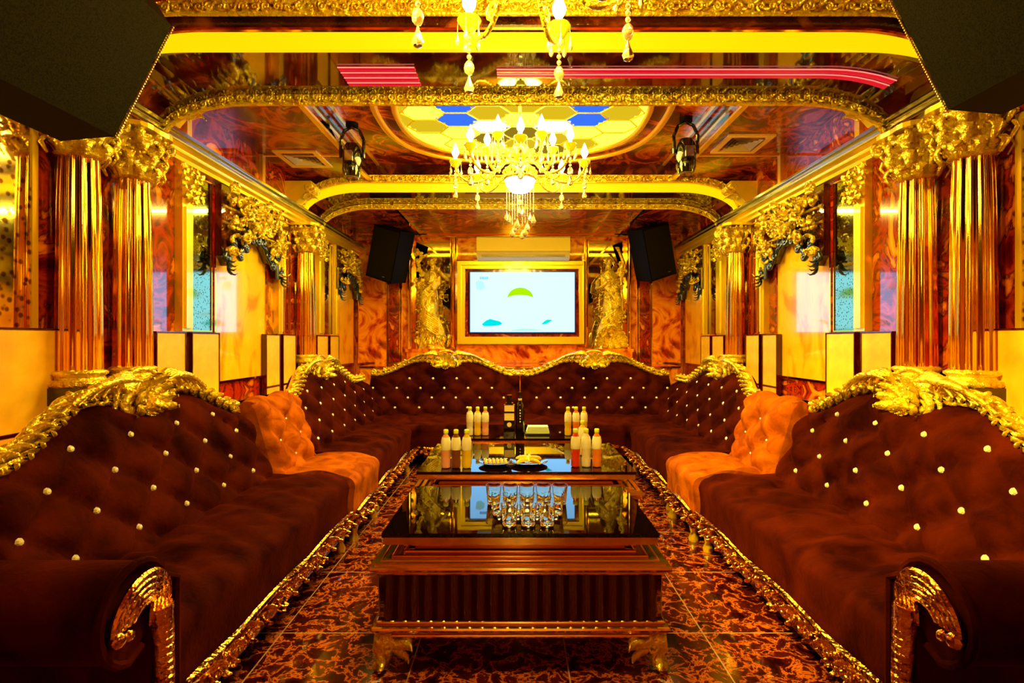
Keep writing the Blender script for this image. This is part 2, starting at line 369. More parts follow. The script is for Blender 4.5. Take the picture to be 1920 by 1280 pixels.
# ------------------------------------------------------------------ wall furniture
SIDE = {'l': ('left', LEFT), 'r': ('right', RIGHT)}
def panel(k, a0, a1, z0, z1, mat, name, label, cat, f0=-2.25, f1=-2.24, fw=.012, fmat=None, group=None, parts=True):
    side, M = SIDE[k]
    c = M @ Vector(((a0+a1)/2, f0, z0))
    t = thing(name, c, label, cat, group)
    MB(M).box(a0+fw, a1-fw, f0, f1, z0+fw, z1-fw).build('face', mat, t, False)
    b = MB(M)
    for (p, q, r, s) in ((a0, a0+fw, z0, z1), (a1-fw, a1, z0, z1), (a0+fw, a1-fw, z0, z0+fw), (a0+fw, a1-fw, z1-fw, z1)):
        b.box(p, q, f0, f1+.006, r, s)
    b.build('frame', fmat or GOLDB, t, False)
    return t
for k in 'lr':
    sd = SIDE[k][0]
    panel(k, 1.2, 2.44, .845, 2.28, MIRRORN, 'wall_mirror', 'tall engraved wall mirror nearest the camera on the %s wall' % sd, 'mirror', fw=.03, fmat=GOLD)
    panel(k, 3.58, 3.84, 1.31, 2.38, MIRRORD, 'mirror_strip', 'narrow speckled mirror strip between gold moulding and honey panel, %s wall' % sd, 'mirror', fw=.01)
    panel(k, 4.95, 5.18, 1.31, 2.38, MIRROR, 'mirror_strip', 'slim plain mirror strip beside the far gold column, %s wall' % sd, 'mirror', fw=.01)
    panel(k, 3.86, 4.66, .93, 2.36, HONEY, 'honey_panel', 'glossy honey yellow marble panel under the nearer carved pelmet, %s wall' % sd, 'wall panel', fw=.02, f1=-2.235)
    panel(k, 6.55, 7.18, .93, 2.36, HONEY, 'honey_panel', 'glossy honey yellow marble panel in the far corner of the %s wall' % sd, 'wall panel', fw=.02, f1=-2.235)
    # cream upholstered dado boards
    for (a0, a1, lb) in ((1.1, 2.5, 'large cream dado board under the nearest mirror, %s wall'),
                         (3.17, 3.46, 'cream dado board just past the near column pair, %s wall'),
                         (3.52, 3.85, 'cream dado board overlapping the near edge of the honey panel, %s wall'),
                         (4.57, 4.84, 'cream dado board overlapping the far edge of the honey panel, %s wall'),
                         (4.90, 5.19, 'cream dado board just before the far column, %s wall'),
                         (5.74, 6.08, 'cream dado board just past the far column, %s wall'),
                         (6.14, 6.45, 'farthest cream dado board near the corner, %s wall')):
        panel(k, a0, a1, .846, 1.305, CREAM, 'dado_board', lb % sd, 'wall panel', f0=-2.228, f1=-2.19, fw=.008, fmat=WOOD)
    # gold vertical pilasters
    for (a0, a1, lb) in ((3.44, 3.55, 'flat gold pilaster between red marble and speckled mirror, %s wall'),
                         (4.84, 4.92, 'thin gold pilaster between red marble and plain mirror, %s wall'),
                         (5.84, 5.98, 'flat gold pilaster past the far column, %s wall'),
                         (6.38, 6.46, 'thin gold pilaster nearest the back corner, %s wall')):
        b = MB(SIDE[k][1])
        b.box(a0, a1, -2.25, -2.20, 1.31, 2.40); b.box(a0+.02, a1-.02, -2.20, -2.185, 1.33, 2.12)
        if a1-a0 > .1:
            for i in range(46):
                q = random.Random(i*7+int(a0*10)); aa = a0-.05+(a1-a0+.1)*q.random(); zz = 2.15+.23*q.random()
                b.leaf((aa, -2.19, zz), (q.uniform(-1, 1), .4, q.uniform(-.3, 1)), (0, 1, 0), .06, .03, .9, 4)
        t = b.build('pilaster', GOLD, None, True); tag(t, lb % sd, 'pilaster')
    # dark marble zone in far wall
    panel(k, 6.0, 6.36, 1.31, 2.38, MARBD, 'dark_panel', 'dark polished wall panel beside the far pelmet, %s wall' % sd, 'wall panel', fw=.012)

# ---------- fluted columns with acanthus capitals
def column(k, y, label, group):
    side, M = SIDE[k]; sg = -1 if k == 'l' else 1
    x = sg*2.145
    t = thing('gold_column', (x, y, .846), label, 'column', group)
    b = MB(); b.box(x-.125, x+.1, y-.125, y+.125, .846, 1.03); b.build('plinth', MARBD, t, False)
    b = MB(); b.lathe([(.125, 1.03), (.13, 1.045), (.125, 1.06), (.105, 1.065), (.10, 1.08), (.115, 1.09), (.115, 1.10), (.098, 1.11)], 28, (x, y, 0)); b.build('base', GOLDR, t)
    b = MB(); b.lathe([(.095, 1.10), (.093, 1.4), (.087, 1.9), (.080, 2.13)], 96, (x, y, 0), flute=.13, fn=12); b.build('shaft', GOLDB, t, auto=60)
    b = MB(); b.lathe([(.09, 2.12), (.10, 2.13), (.088, 2.14), (.085, 2.2), (.10, 2.3), (.13, 2.36)], 24, (x, y, 0))
    for row, (zz, rr, LL, nn) in enumerate(((2.14, .085, .11, 9), (2.20, .09, .13, 9), (2.27, .1, .11, 10))):
        for i in range(nn):
            a = 2*PI*(i+row*.5)/nn; d = Vector((math.cos(a), math.sin(a), 0))
            b.leaf((x+d.x*rr, y+d.y*rr, zz), (d.x*.3, d.y*.3, 1), d, LL, .062, 1.1, 6)
            b.ball((x+d.x*(rr+.045), y+d.y*(rr+.045), zz+LL*.83), .012, 6, 4)
    for i in range(4):
        a = PI/4+PI/2*i; d = Vector((math.cos(a), math.sin(a), 0))
        c = Vector((x, y, 2.335))+d*.165
        b.scroll(c, d, (0, 0, 1), .045, 1.5, .016, PI/2, -1 if i % 2 else 1, 14); b.scroll(c+Vector((0, 0, .0)), d, (0, 0, 1), .045, 1.5, .016, PI/2, 1, 14)
    for i in range(8):
        a = PI/4*i; b.ball((x+.135*math.cos(a), y+.135*math.sin(a), 2.36), .022, 8, 5)
    b.build('capital', GOLDR, t)
    b = MB(); q = .165
    pts = []
    for i in range(32):
        a = 2*PI*i/32; r = q*(1+.12*math.cos(4*(a-PI/4)))*1.02; pts.append((x+r*math.cos(a), y+r*math.sin(a)))
    b.prism(pts, 2.375, 2.40); b.build('abacus', GOLD, t, False)
    return t
for k in 'lr':
    sd = SIDE[k][0]
    column(k, 2.56, 'fluted polished gold column nearest the camera, %s wall' % sd, 'gold wall columns')
    column(k, 2.92, 'second fluted gold column from the camera, %s wall' % sd, 'gold wall columns')
    column(k, 5.33, 'slender looking far gold column beyond the pelmet, %s wall' % sd, 'gold wall columns')

# ---------- carved pelmets above the honey panels
DARKSIL = pm('dark_silver_leaf', (.10, .14, .28), .25, .9)
def pelmet(k, a0, a1, label, seed, n=110):
    side, M = SIDE[k]; R = random.Random(seed)
    c = M @ Vector(((a0+a1)/2, -2.235, 1.95))
    t = thing('carved_pelmet', c, label, 'carved pelmet')
    am = (a0+a1)/2; W = (a1-a0)/2
    low = lambda u: 2.02 + .10*math.cos(u*PI*2)*(1 if abs(u) < .8 else .2) - (.22 if abs(u) > .8 else 0) - .05*math.cos(u*9)
    # backing with scalloped lower edge
    b = MB(M); N = 40
    for i in range(N):
        u0, u1 = -1+2*i/N, -1+2*(i+1)/N
        b.add([(am+W*u0, -2.235, low(u0)), (am+W*u1, -2.235, low(u1)), (am+W*u1, -2.235, 2.39), (am+W*u0, -2.235, 2.39),
               (am+W*u0, -2.19, low(u0)), (am+W*u1, -2.19, low(u1)), (am+W*u1, -2.19, 2.39), (am+W*u0, -2.19, 2.39)],
              [(4, 5, 6, 7), (0, 4, 7, 3), (1, 2, 6, 5), (0, 1, 5, 4), (3, 7, 6, 2)])
    b.build('backing', MARBD, t, False)
    b = MB(M)
    for i in range(n):
        u = R.uniform(-.95, .95); z = R.uniform(low(u)+.04, 2.36); f = -2.18+.05*R.random()
        a = am+W*u; th = R.uniform(0, 2*PI)
        d = (math.cos(th), .3, math.sin(th))
        b.leaf((a, f, z), d, (0, 1, 0), R.uniform(.07, .13), R.uniform(.03, .05), R.uniform(.4, 1.2), 5)
        if i % 2 == 0: b.scroll((a, f+.02, z), (1, 0, 0), (0, .2, 1), R.uniform(.025, .05), 1.2, .011, th, R.choice((-1, 1)), 10)
        if i % 3 == 0: b.ball((a, f+.03, z), .018, 8, 5)
    b.shell((am, -2.15, 2.26), (1, 0, 0), (0, 0, 1), (0, 1, 0), .11, 9)
    b.shell((am, -2.15, 2.18), (1, 0, 0), (0, 0, -1), (0, 1, 0), .12, 7)
    for zz in (2.12, 2.24, 2.34): b.tube([(am-W*.96, -2.19, zz), (am+W*.96, -2.19, zz)], .012, 6)
    b.build('gold_carving', GOLDR, t)
    b = MB(M); pts = []
    for i in range(61):
        u = -1+2*i/60; pts.append((am+W*u, -2.17, low(u)))
    b.tube(pts, [.02+.008*math.sin(i*.8) for i in range(61)], 7)
    for i in range(11):
        u = -1+2*i/10; b.scroll((am+W*u*.96, -2.155, low(u)-.01), (1, 0, 0), (0, 0, 1), .045, 1.3, .016, PI/2, 1 if u < 0 else -1, 12)
    for u in (-1, 1):
        for j in range(4): b.leaf((am+W*u*.95, -2.16, low(u*.97)-.03*j+.02), (u*.2*(-1)**j, .2, -1), (0, 1, 0), .10, .04, .6, 5)
    b.build('dark_edge', DARKSIL, t)
for k in 'lr':
    sd = SIDE[k][0]
    pelmet(k, 3.88, 4.82, 'gold carved pelmet with dark silver scrolls above the nearer honey panel, %s wall' % sd, 3)
    pelmet(k, 6.40, 7.20, 'smaller looking gold carved pelmet above the far honey panel, %s wall' % sd, 5, 70)
# corbels above the cornice at the beams
for k in 'lr':
    sd, M = SIDE[k]
    for (a, z, lb) in ((3.25, 2.57, 'gold scrolled corbel above the cornice just behind the near beam, %s side'), (5.15, 2.57, 'gold scrolled corbel above the cornice just before the far beam, %s side')):
        t = thing('corbel', M @ Vector((a, -2.24, z)), lb % sd, 'corbel')
        b = MB(M)
        b.prism([(-2.25, z), (-2.14, z), (-2.0, z+.16), (-2.0, z+.2), (-2.25, z+.2)], a-.07, a+.07, 'x'); b.build('block', GOLD, t, False)
        b = MB(M)
        for i in range(4):
            aa = a-.055+.11*i/3
            b.scroll((aa, -2.02, z+.15), (0, 1, 0), (0, 0, 1), .06, 1.4, .016, 0, -1, 14); b.scroll((aa, -2.15, z+.05), (0, 1, 0), (0, 0, 1), .045, 1.3, .014, PI, -1, 12)
        for i in range(7): b.leaf((a-.06+.02*i, -2.08, z+.04), (-.3+.1*i, .6, .8), (0, 1, -1), .12, .03, .6, 5)
        b.build('scrollwork', GOLDR, t)

# ------------------------------------------------------------------ back wall
FY = 7.28      # face of back wall panelling
def bpanel(x0, x1, z0, z1, mat, name, label, cat, y=FY, fw=.012, fmat=None, th=.03):
    t = thing(name, ((x0+x1)/2, YB, z0), label, cat)
    MB().box(x0+fw, x1-fw, y, YB, z0+fw, z1-fw).build('face', mat, t, False)
    b = MB()
    for (p, q, r, s) in ((x0, x0+fw, z0, z1), (x1-fw, x1, z0, z1), (x0+fw, x1-fw, z0, z0+fw), (x0+fw, x1-fw, z1-fw, z1)): b.box(p, q, y-.012, YB, r, s)
    b.build('frame', fmat or GOLDB, t, False); return t
for s_, sd in ((-1, 'left'), (1, 'right')):
    f = lambda a, c: (min(s_*a, s_*c), max(s_*a, s_*c))
    bpanel(*f(1.80, 2.20), .94, 2.62, MARBO, 'marble_panel', 'orange marble panel next to the %s back corner, behind the hung speaker' % sd, 'wall panel')
    bpanel(*f(1.62, 1.79), .94, 2.62, MARB, 'marble_panel', 'narrow dark red marble strip, middle of three on the %s of the back wall' % sd, 'wall panel', y=FY-.015)
    bpanel(*f(1.47, 1.61), .94, 2.62, MARBO, 'marble_panel', 'narrow orange marble strip beside the %s statue niche' % sd, 'wall panel')
    t = bpanel(*f(.92, 1.46), 1.14, 2.62, MIRROR, 'niche_mirror', 'mirror lined niche behind the %s gold statue' % sd, 'mirror', y=YB-.012, fw=.03)
    b = MB(); x0, x1 = f(.90, 1.48); b.box(x0, x1, 7.0, YB, .94, 1.10); b.box(x0-.015, x1+.015, 6.985, YB, 1.10, 1.14)
    tag(b.build('statue_pedestal', [MARBO], None, False), 'orange marble pedestal block under the %s gold statue' % sd, 'pedestal')
    for (xx, w_, nm) in ((1.475, .022, 'outer'), (.90, .03, 'inner')):
        b = MB(); b.box(s_*xx-w_, s_*xx+w_, 7.16, YB, 1.14, 2.66)
        b.tube([(s_*xx, 7.155, 1.16), (s_*xx, 7.155, 2.64)], w_*.6, 8)
        tag(b.build('gold_post', GOLDB, None, True), 'slim vertical gold post on the %s edge of the %s statue niche' % (nm, sd), 'post')
# marble bands around the television
bpanel(-.86, .90, .94, 1.19, MARBO, 'marble_panel', 'low orange marble band under the television frame', 'wall panel', fw=.006)
bpanel(-.86, .90, 2.33, 2.66, MARBO, 'marble_panel', 'orange marble band behind the air conditioner', 'wall panel', fw=.02)
# television in its gold frame
TX = .035
t = thing('gilt_surround', (TX, 7.2, 1.2), 'wide stepped gold frame surrounding the wall television', 'frame')
b = MB()
def ring(b, x0, x1, z0, z1, w_, y0, y1):
    for (p, q, r, s) in ((x0, x0+w_, z0, z1), (x1-w_, x1, z0, z1), (x0+w_, x1-w_, z0, z0+w_), (x0+w_, x1-w_, z1-w_, z1)): b.box(p, q, y0, y1, r, s)
ring(b, TX-.87, TX+.87, 1.20, 2.315, .05, 7.16, 7.345); ring(b, TX-.82, TX+.82, 1.25, 2.265, .05, 7.19, 7.345)
b.build('outer_moulding', GOLD, t, False)
b = MB(); ring(b, TX-.77, TX+.77, 1.30, 2.22, .04, 7.22, 7.345); b.build('marble_mat', MARB, t, False)
b = MB(); b.box(TX-.74, TX+.74, 7.26, 7.345, 1.33, 2.2); b.build('backing', BLACK, t, False)
t = thing('television', (TX+.005, 7.2, 1.35), 'wall mounted flat television showing a pale screen with a green dome and teal hills', 'television')
x0, x1, z0, z1 = TX-.715, TX+.725, 1.345, 2.185
b = MB(); ring(b, x0, x1, z0, z1, .018, 7.175, 7.26); b.build('bezel', pm('blue_bezel', (.02, .02, .25), .2, coat=1, emit=(.0, .0, .35), es=.0), t, False)
b = MB(); b.box(x0+.018, x1-.018, 7.185, 7.25, z0+.018, z1-.018); b.build('screen', SCREEN, t, False)
yS = 7.183
def flat_poly(pts, y=yS):
    b = MB(); b.add([(p[0], y, p[1]) for p in pts], [tuple(range(len(pts)))]); return b
cx, cz = TX-.03, 1.80
px = lambda u, v: (x0+.018+(x1-x0-.036)*u, z1-.018-(z1-z0-.036)*v)
dome = [px(.48+.125*math.cos(a), .44-.185*math.sin(a)) for a in [PI*i/16 for i in range(17)]]
flat_poly(dome).build('green_dome', em('dome_green', (.28, .55, .0), 1.2), t, False)
dm = [px(.48+.125*math.cos(a), .44-.06*math.sin(a)) for a in [PI*i/16 for i in range(17)]]
flat_poly(dm, yS-.001).build('dome_mist', em('mist', (.45, .85, .95), 1.3), t, False)
for nm, pts, c in (('teal_hill', [(.11, .87), (.15, .81), (.19, .78), (.23, .80), (.28, .82), (.31, .86), (.27, .89), (.19, .90), (.13, .90)], (.0, .55, .55)),
                   ('teal_hill', [(.68, .87), (.71, .82), (.74, .79), (.79, .80), (.76, .83), (.72, .87)], (.0, .6, .55)),
                   ('mist_line', [(.12, .74), (.20, .69), (.31, .67), (.35, .72), (.33, .75), (.30, .71), (.20, .72), (.13, .76)], (.55, .85, .95)),
                   ('mist_line', [(.40, .97), (.50, .94), (.62, .95), (.70, .975), (.40, .98)], (.3, .75, .6)),
                   ('pale_emblem', [(.05, .16), (.09, .14), (.13, .17), (.14, .25), (.10, .30), (.06, .28)], (.35, .85, .9))):
    flat_poly([px(*p) for p in pts]).build(nm, em(nm, c, 1.1), t, False)
b = MB()
for i in range(3):
    (a_, c_), (d_, e_) = px(.092+i*.027, .075), px(.115+i*.027, .115)
    ring(b, min(a_, d_), max(a_, d_), min(c_, e_), max(c_, e_), .006, yS-.002, yS-.0005); b.box(min(a_, d_)+.009, max(a_, d_)-.009, yS-.002, yS-.0005, (c_+e_)/2-.004, (c_+e_)/2+.004)
b.build('screen_caption', em('caption', (.02, .12, .18), 1), t, False)
# air conditioner
t = thing('air_conditioner', (.05, 7.25, 2.32), 'long cream wall air conditioner above the television', 'air conditioner')
b = MB(); b.prism([(7.27, 2.62), (7.03, 2.62), (7.0, 2.60), (6.99, 2.42), (7.27, 2.42)], -.565, .665, 'x'); b.build('body', WHITE, t, False)
b = MB(); b.prism([(6.99, 2.415), (7.02, 2.34), (7.10, 2.315), (7.27, 2.315), (7.27, 2.415)], -.56, .66, 'x'); b.build('lower_shell', pm('ac_grey', (.75, .7, .4), .3), t, False)
b = MB(); b.box(-.50, .60, 7.0, 7.03, 2.35, 2.375); b.build('louvre', pm('ac_louvre', (.35, .32, .2), .3), t, False)

# gilded statues
def statue(xc, s_, label):
    t = thing('gold_statue', (xc, 7.15, 1.14), label, 'statue')
    yc = 7.14; R = random.Random(5+s_)
    b = MB()
    # robed body: rings from base to neck
    prof = [(1.14, .19, .13), (1.20, .17, .12), (1.32, .145, .11), (1.48, .125, .10), (1.62, .12, .095), (1.74, .115, .09), (1.84, .10, .08), (1.92, .085, .07), (2.0, .095, .075), (2.08, .11, .08), (2.14, .11, .07), (2.18, .06, .05), (2.21, .036, .036), (2.25, .034, .034)]
    n_ = 30; vs = []
    for i, (z, rx, ry) in enumerate(prof):
        sw = .035*s_*math.sin((z-1.14)*3.2); fold = max(0, .16*(1-(z-1.14)/.85))
        for j in range(n_):
            a = 2*PI*j/n_; k = 1+fold*math.sin(7*a+z*5)+fold*.5*math.sin(11*a-z*3)
            vs.append((xc+sw+rx*k*math.cos(a), yc+ry*k*math.sin(a), z))
    fs = [(i*n_+j, i*n_+(j+1) % n_, (i+1)*n_+(j+1) % n_, (i+1)*n_+j) for i in range(len(prof)-1) for j in range(n_)]+[tuple(range(n_))[::-1]]
    b.add(vs, fs)
    top = Vector((xc+.035*s_*math.sin(1.0*3.2), yc, 2.25))
    hd = top+Vector((.0, -.01, .045))
    b.ball(hd, .055, 14, 10, (.82, .95, 1.15)); b.ball(hd+Vector((0, -.052, -.005)), .012, 6, 4, (.8, 1, 1.5))
    b.ball(hd+Vector((.018, -.045, .012)), .007, 6, 4); b.ball(hd+Vector((-.018, -.045, .012)), .007, 6, 4)
    b.tube([hd+Vector((-.014, -.049, -.028)), hd+Vector((0, -.053, -.03)), hd+Vector((.014, -.049, -.028))], .004, 5)
    # arms with hands
    sh = Vector((xc, yc, 2.12))
    def armt(pts): 
        b.tube(pts, [.034, .03, .026, .024, .018], 9); p = Vector(pts[-1]); d = (Vector(pts[-1])-Vector(pts[-2])).normalized()
        b.ball(p+d*.02, .024, 8, 5)
        for q in range(5): b.tube([p+d*.03+Vector(((q-2)*.009, 0, 0)), p+d*.055+Vector(((q-2)*.012, -.008, 0)), p+d*(.07-.004*abs(q-2))+Vector(((q-2)*.012, -.018, -.004))], .0055, 5)
    if s_ < 0:
        armt([sh+Vector((-.09, 0, 0)), sh+Vector((-.16, -.03, .06)), sh+Vector((-.18, -.05, .16)), sh+Vector((-.12, -.06, .24)), sh+Vector((-.05, -.06, .27))])
        armt([sh+Vector((.09, 0, 0)), sh+Vector((.17, -.03, .0)), sh+Vector((.21, -.06, -.06)), sh+Vector((.17, -.10, -.02)), sh+Vector((.12, -.13, .04))])
    else:
        armt([sh+Vector((-.09, 0, 0)), sh+Vector((-.15, -.02, -.08)), sh+Vector((-.17, -.06, -.18)), sh+Vector((-.12, -.11, -.16)), sh+Vector((-.05, -.13, -.10))])
        armt([sh+Vector((.09, 0, 0)), sh+Vector((.15, -.03, .07)), sh+Vector((.18, -.05, .16)), sh+Vector((.15, -.06, .25)), sh+Vector((.12, -.06, .31))])
    b.build('figure', GOLDR, t)
    b = MB()
    for i in range(22):
        a = R.uniform(0, 2*PI); c = hd+Vector((.045*math.cos(a), .03+.02*math.sin(a), R.uniform(-.01, .06)))
        b.scroll(c, (1, 0, 0), (0, .3, 1), .02, 1.2, .01, a, 1, 8)
    b.ball(hd+Vector((0, .045, .05)), .035, 8, 6); b.build('hair', GOLD, t)
    b = MB()       # drapery sweeping around the body
    for q in range(9):
        off = (q-4)*.014
        pts = [(xc-s_*.12, yc-.06, 2.06+off), (xc-s_*.02, yc-.10, 1.95+off), (xc+s_*.10, yc-.10, 1.82+off*1.3), (xc+s_*.14, yc-.07, 1.68+off*1.8), (xc+s_*.05, yc-.13, 1.52+off*2), (xc-s_*.10, yc-.11, 1.42+off*2), (xc-s_*.17, yc-.05, 1.28+off*1.5)]
        b.tube(pts, [.008, .014, .016, .018, .018, .016, .006], 6)
    for i in range(60):
        z = R.uniform(1.25, 2.05); sw = .035*s_*math.sin((z-1.14)*3.2); a = R.uniform(-PI, 0); rx = .125+.05*max(0, (1.6-z))
        c = (xc+sw+rx*math.cos(a), yc+.095*math.sin(a), z)
        b.leaf(c, (math.cos(a)*.5+R.uniform(-.4, .4), -.4, R.uniform(-1, .6)), (math.cos(a), math.sin(a), 0), R.uniform(.06, .12), .035, .9, 5)
        if i % 3 == 0: b.scroll(c, (1, 0, 0), (0, -.2, 1), .026, 1.3, .008, i, 1, 9)
    b.build('drapery', GOLDR, t)
    b = MB()
    if s_ < 0:
        for i in range(26):
            a = R.uniform(-.2, .23); b.leaf((xc+a, yc-.06-R.random()*.06, 1.15+R.random()*.1), (R.uniform(-.5, .5), -.2, 1), (0, -1, 0), R.uniform(.1, .2), .045, .8)
        for i in range(14): b.scroll((xc+R.uniform(-.2, -.1), yc-.08, R.uniform(1.9, 2.45)), (1, 0, 0), (0, 0, 1), .03, 1.3, .012, i, 1, 10)
    else:
        b.shell((xc, yc-.08, 1.18), (1, 0, 0), (0, 0, 1), (0, -1, 0), .30, 13, PI*.95)
        b.shell((xc, yc-.11, 1.16), (1, 0, 0), (0, 0, 1), (0, -1, 0), .17, 9, PI*.95)
        for i in range(16): b.scroll((xc+.14+R.uniform(-.05, .06), yc-.05, R.uniform(1.5, 2.3)), (1, 0, 0), (0, 0, 1), .03, 1.3, .012, i, 1, 10)
        b.tube([(xc+.15, yc-.04, 1.15), (xc+.17, yc-.04, 1.6), (xc+.14, yc-.04, 2.3)], .02, 6)
    b.build('carved_base', GOLDR, t)
statue(-1.17, -1, 'gold statue of a robed figure with one arm curved overhead, left of the television')
statue(1.20, 1, 'gold statue of a robed figure rising from a shell, right of the television')

# ------------------------------------------------------------------ ceiling fittings
def sup(a, rx, ry, p=2.6):
    c, s = math.cos(a), math.sin(a)
    return (math.copysign(abs(c)**(2/p), c)*rx, math.copysign(abs(s)**(2/p), s)*ry)
t = thing('ceiling_light_panel', (0, 4.2, 2.995), 'large oval backlit glass panel with hexagon leading in the ceiling above the chandelier', 'ceiling light')
def oval_tube(rx, ry, z, r, name, mat, flat=1):
    b = MB(); pts = [Vector((sup(2*PI*i/96, rx, ry)[0], 4.2+sup(2*PI*i/96, rx, ry)[1], z)) for i in range(97)]
    b.tube(pts, r, 8, caps=False, flat=((0, 0, 1), flat)); return b.build(name, mat, t)
oval_tube(1.12, .99, 2.985, .028, 'outer_ring', GOLDS, .8); oval_tube(.97, .80, 2.98, .026, 'inner_ring', GOLDS, .8)
hexm = [em('pane_amber', (.62, .42, .01), .9), em('pane_bright', (1, .9, .06), 1.5), em('pane_blue', (.03, .12, .75), 1.1), em('pane_white', (.85, .9, 1), 1.6), em('pane_olive', (.28, .18, .01), .8)]
b = MB(); NX, NY = 60, 50
hx, hy = .34, .26
def hexcell(x, y):
    best = None
    for i in range(-4, 5):
        for j in range(-5, 6):
            cx_ = i*hx*1.5*.5*1.0; cy_ = j*hy + (hy/2 if i % 2 else 0)
            d = ((x-cx_)/hx)**2*1.6+((y-cy_)/hy)**2
            if best is None or d < best[0]: best = (d, i, j)
    return best[1], best[2]
pick = {}
RR = random.Random(12)
def cellmat(c):
    if c not in pick:
        i, j = c
        if j == 0 and abs(i) in (1,): pick[c] = 3
        elif j <= 0 and abs(i) == 2: pick[c] = 2
        elif i == 0 and j == 0: pick[c] = 1
        elif abs(i) >= 3: pick[c] = RR.choice((1, 0, 1))
        else: pick[c] = RR.choice((0, 4, 1, 1))
    return pick[c]
for i in range(NX):
    for j in range(NY):
        xa, xb = -.97+1.94*i/NX, -.97+1.94*(i+1)/NX; ya, yb = -.8+1.6*j/NY, -.8+1.6*(j+1)/NY
        xm, ym = (xa+xb)/2, (ya+yb)/2
        if (abs(xm)/.965)**2.6+(abs(ym)/.795)**2.6 > 1: continue
        b.mi = cellmat(hexcell(xm, ym))
        b.add([(xa, 4.2+ya, 2.99), (xb, 4.2+ya, 2.99), (xb, 4.2+yb, 2.99), (xa, 4.2+yb, 2.99)], [(0, 3, 2, 1)])
b.build('glass_panes', hexm, t, False)
b = MB()
for i in range(-4, 5):
    for j in range(-4, 5):
        cx_ = i*hx*.75; cy_ = j*hy+(hy/2 if i % 2 else 0)
        P = [(cx_-hx*.5, cy_), (cx_-hx*.25, cy_+hy/2), (cx_+hx*.25, cy_+hy/2), (cx_+hx*.5, cy_)]
        for q in range(3):
            p0, p1 = P[q], P[q+1]
            if all((abs(p[0])/.97)**2.6+(abs(p[1])/.8)**2.6 < 1.0 for p in (p0, p1)):
                b.tube([(p0[0], 4.2+p0[1], 2.985), (p1[0], 4.2+p1[1], 2.985)], .006, 5)
b.build('leading', GOLD, t)

def vent(x0, x1, y0, y1, label):
    t = thing('air_vent', ((x0+x1)/2, (y0+y1)/2, 2.85), label, 'air vent')
    b = MB()
    for (p, q, r, s) in ((x0, x1, y0, y0+.045), (x0, x1, y1-.045, y1), (x0, x0+.045, y0+.045, y1-.045), (x1-.045, x1, y0+.045, y1-.045)): b.box(p, q, r, s, 2.835, 2.849)
    b.build('frame', pm('vent_cream', (1, .7, .15), .4), t, False)
    b = MB(); cx_, cy_ = (x0+x1)/2, (y0+y1)/2
    for kq in range(4):
        f0, f1 = .85-.21*kq, .72-.21*kq
        X0, X1, Y0, Y1 = (x1-x0)/2*.76, 0, (y1-y0)/2*.76, 0
        o = [(cx_-X0*f0, cy_-Y0*f0), (cx_+X0*f0, cy_-Y0*f0), (cx_+X0*f0, cy_+Y0*f0), (cx_-X0*f0, cy_+Y0*f0)]
        i_ = [(cx_-X0*f1, cy_-Y0*f1), (cx_+X0*f1, cy_-Y0*f1), (cx_+X0*f1, cy_+Y0*f1), (cx_-X0*f1, cy_+Y0*f1)]
        b.add([(p[0], p[1], 2.832) for p in o]+[(p[0], p[1], 2.847) for p in i_], [(q, (q+1) % 4, 4+(q+1) % 4, 4+q) for q in range(4)])
    b.build('louvres', pm('vent_grey', (.75, .72, .62), .35), t, False)
vent(-2.10, -1.73, 4.48, 4.90, 'square cream air vent in the left ceiling soffit')
vent(1.60, 1.97, 4.13, 4.53, 'square cream air vent in the right ceiling soffit')

def pod(x, y, z, label):
    t = thing('stage_light', (x, y, z+.3), label, 'stage light')
    MB().lathe([(.05, z+.27), (.05, z+.30)], 16, (x, y, 0)).build('mount', BLACK, t)
    b = MB(); b.tube([(x-.09, y, z+.02), (x-.095, y, z+.16), (x-.06, y, z+.24), (x, y, z+.27), (x+.06, y, z+.24), (x+.095, y, z+.16), (x+.09, y, z+.02)], .014, 8); b.build('yoke', BLKGLOSS, t)
    b = MB(); b.lathe([(.03, z-.13), (.06, z-.135), (.075, z-.09), (.08, z), (.075, z+.08), (.05, z+.13), (.0, z+.14)], 20, (x, y, 0)); b.build('head', BLKGLOSS, t)
    b = MB(); b.lathe([(.055, z-.14), (.05, z-.148), (0, z-.15)], 16, (x, y, 0)); b.build('lens', pm('lens', (.2, .15, .12), .05, .5, coat=1), t)
    b = MB(); b.box(x-.03, x+.03, y-.1, y-.07, z-.03, z+.05); b.build('bracket', SILVER, t, False)
pod(-1.37, 4.3, 2.70, 'black hanging stage light left of the oval ceiling glass')
pod(1.29, 4.2, 2.70, 'black hanging stage light right of the oval ceiling glass')

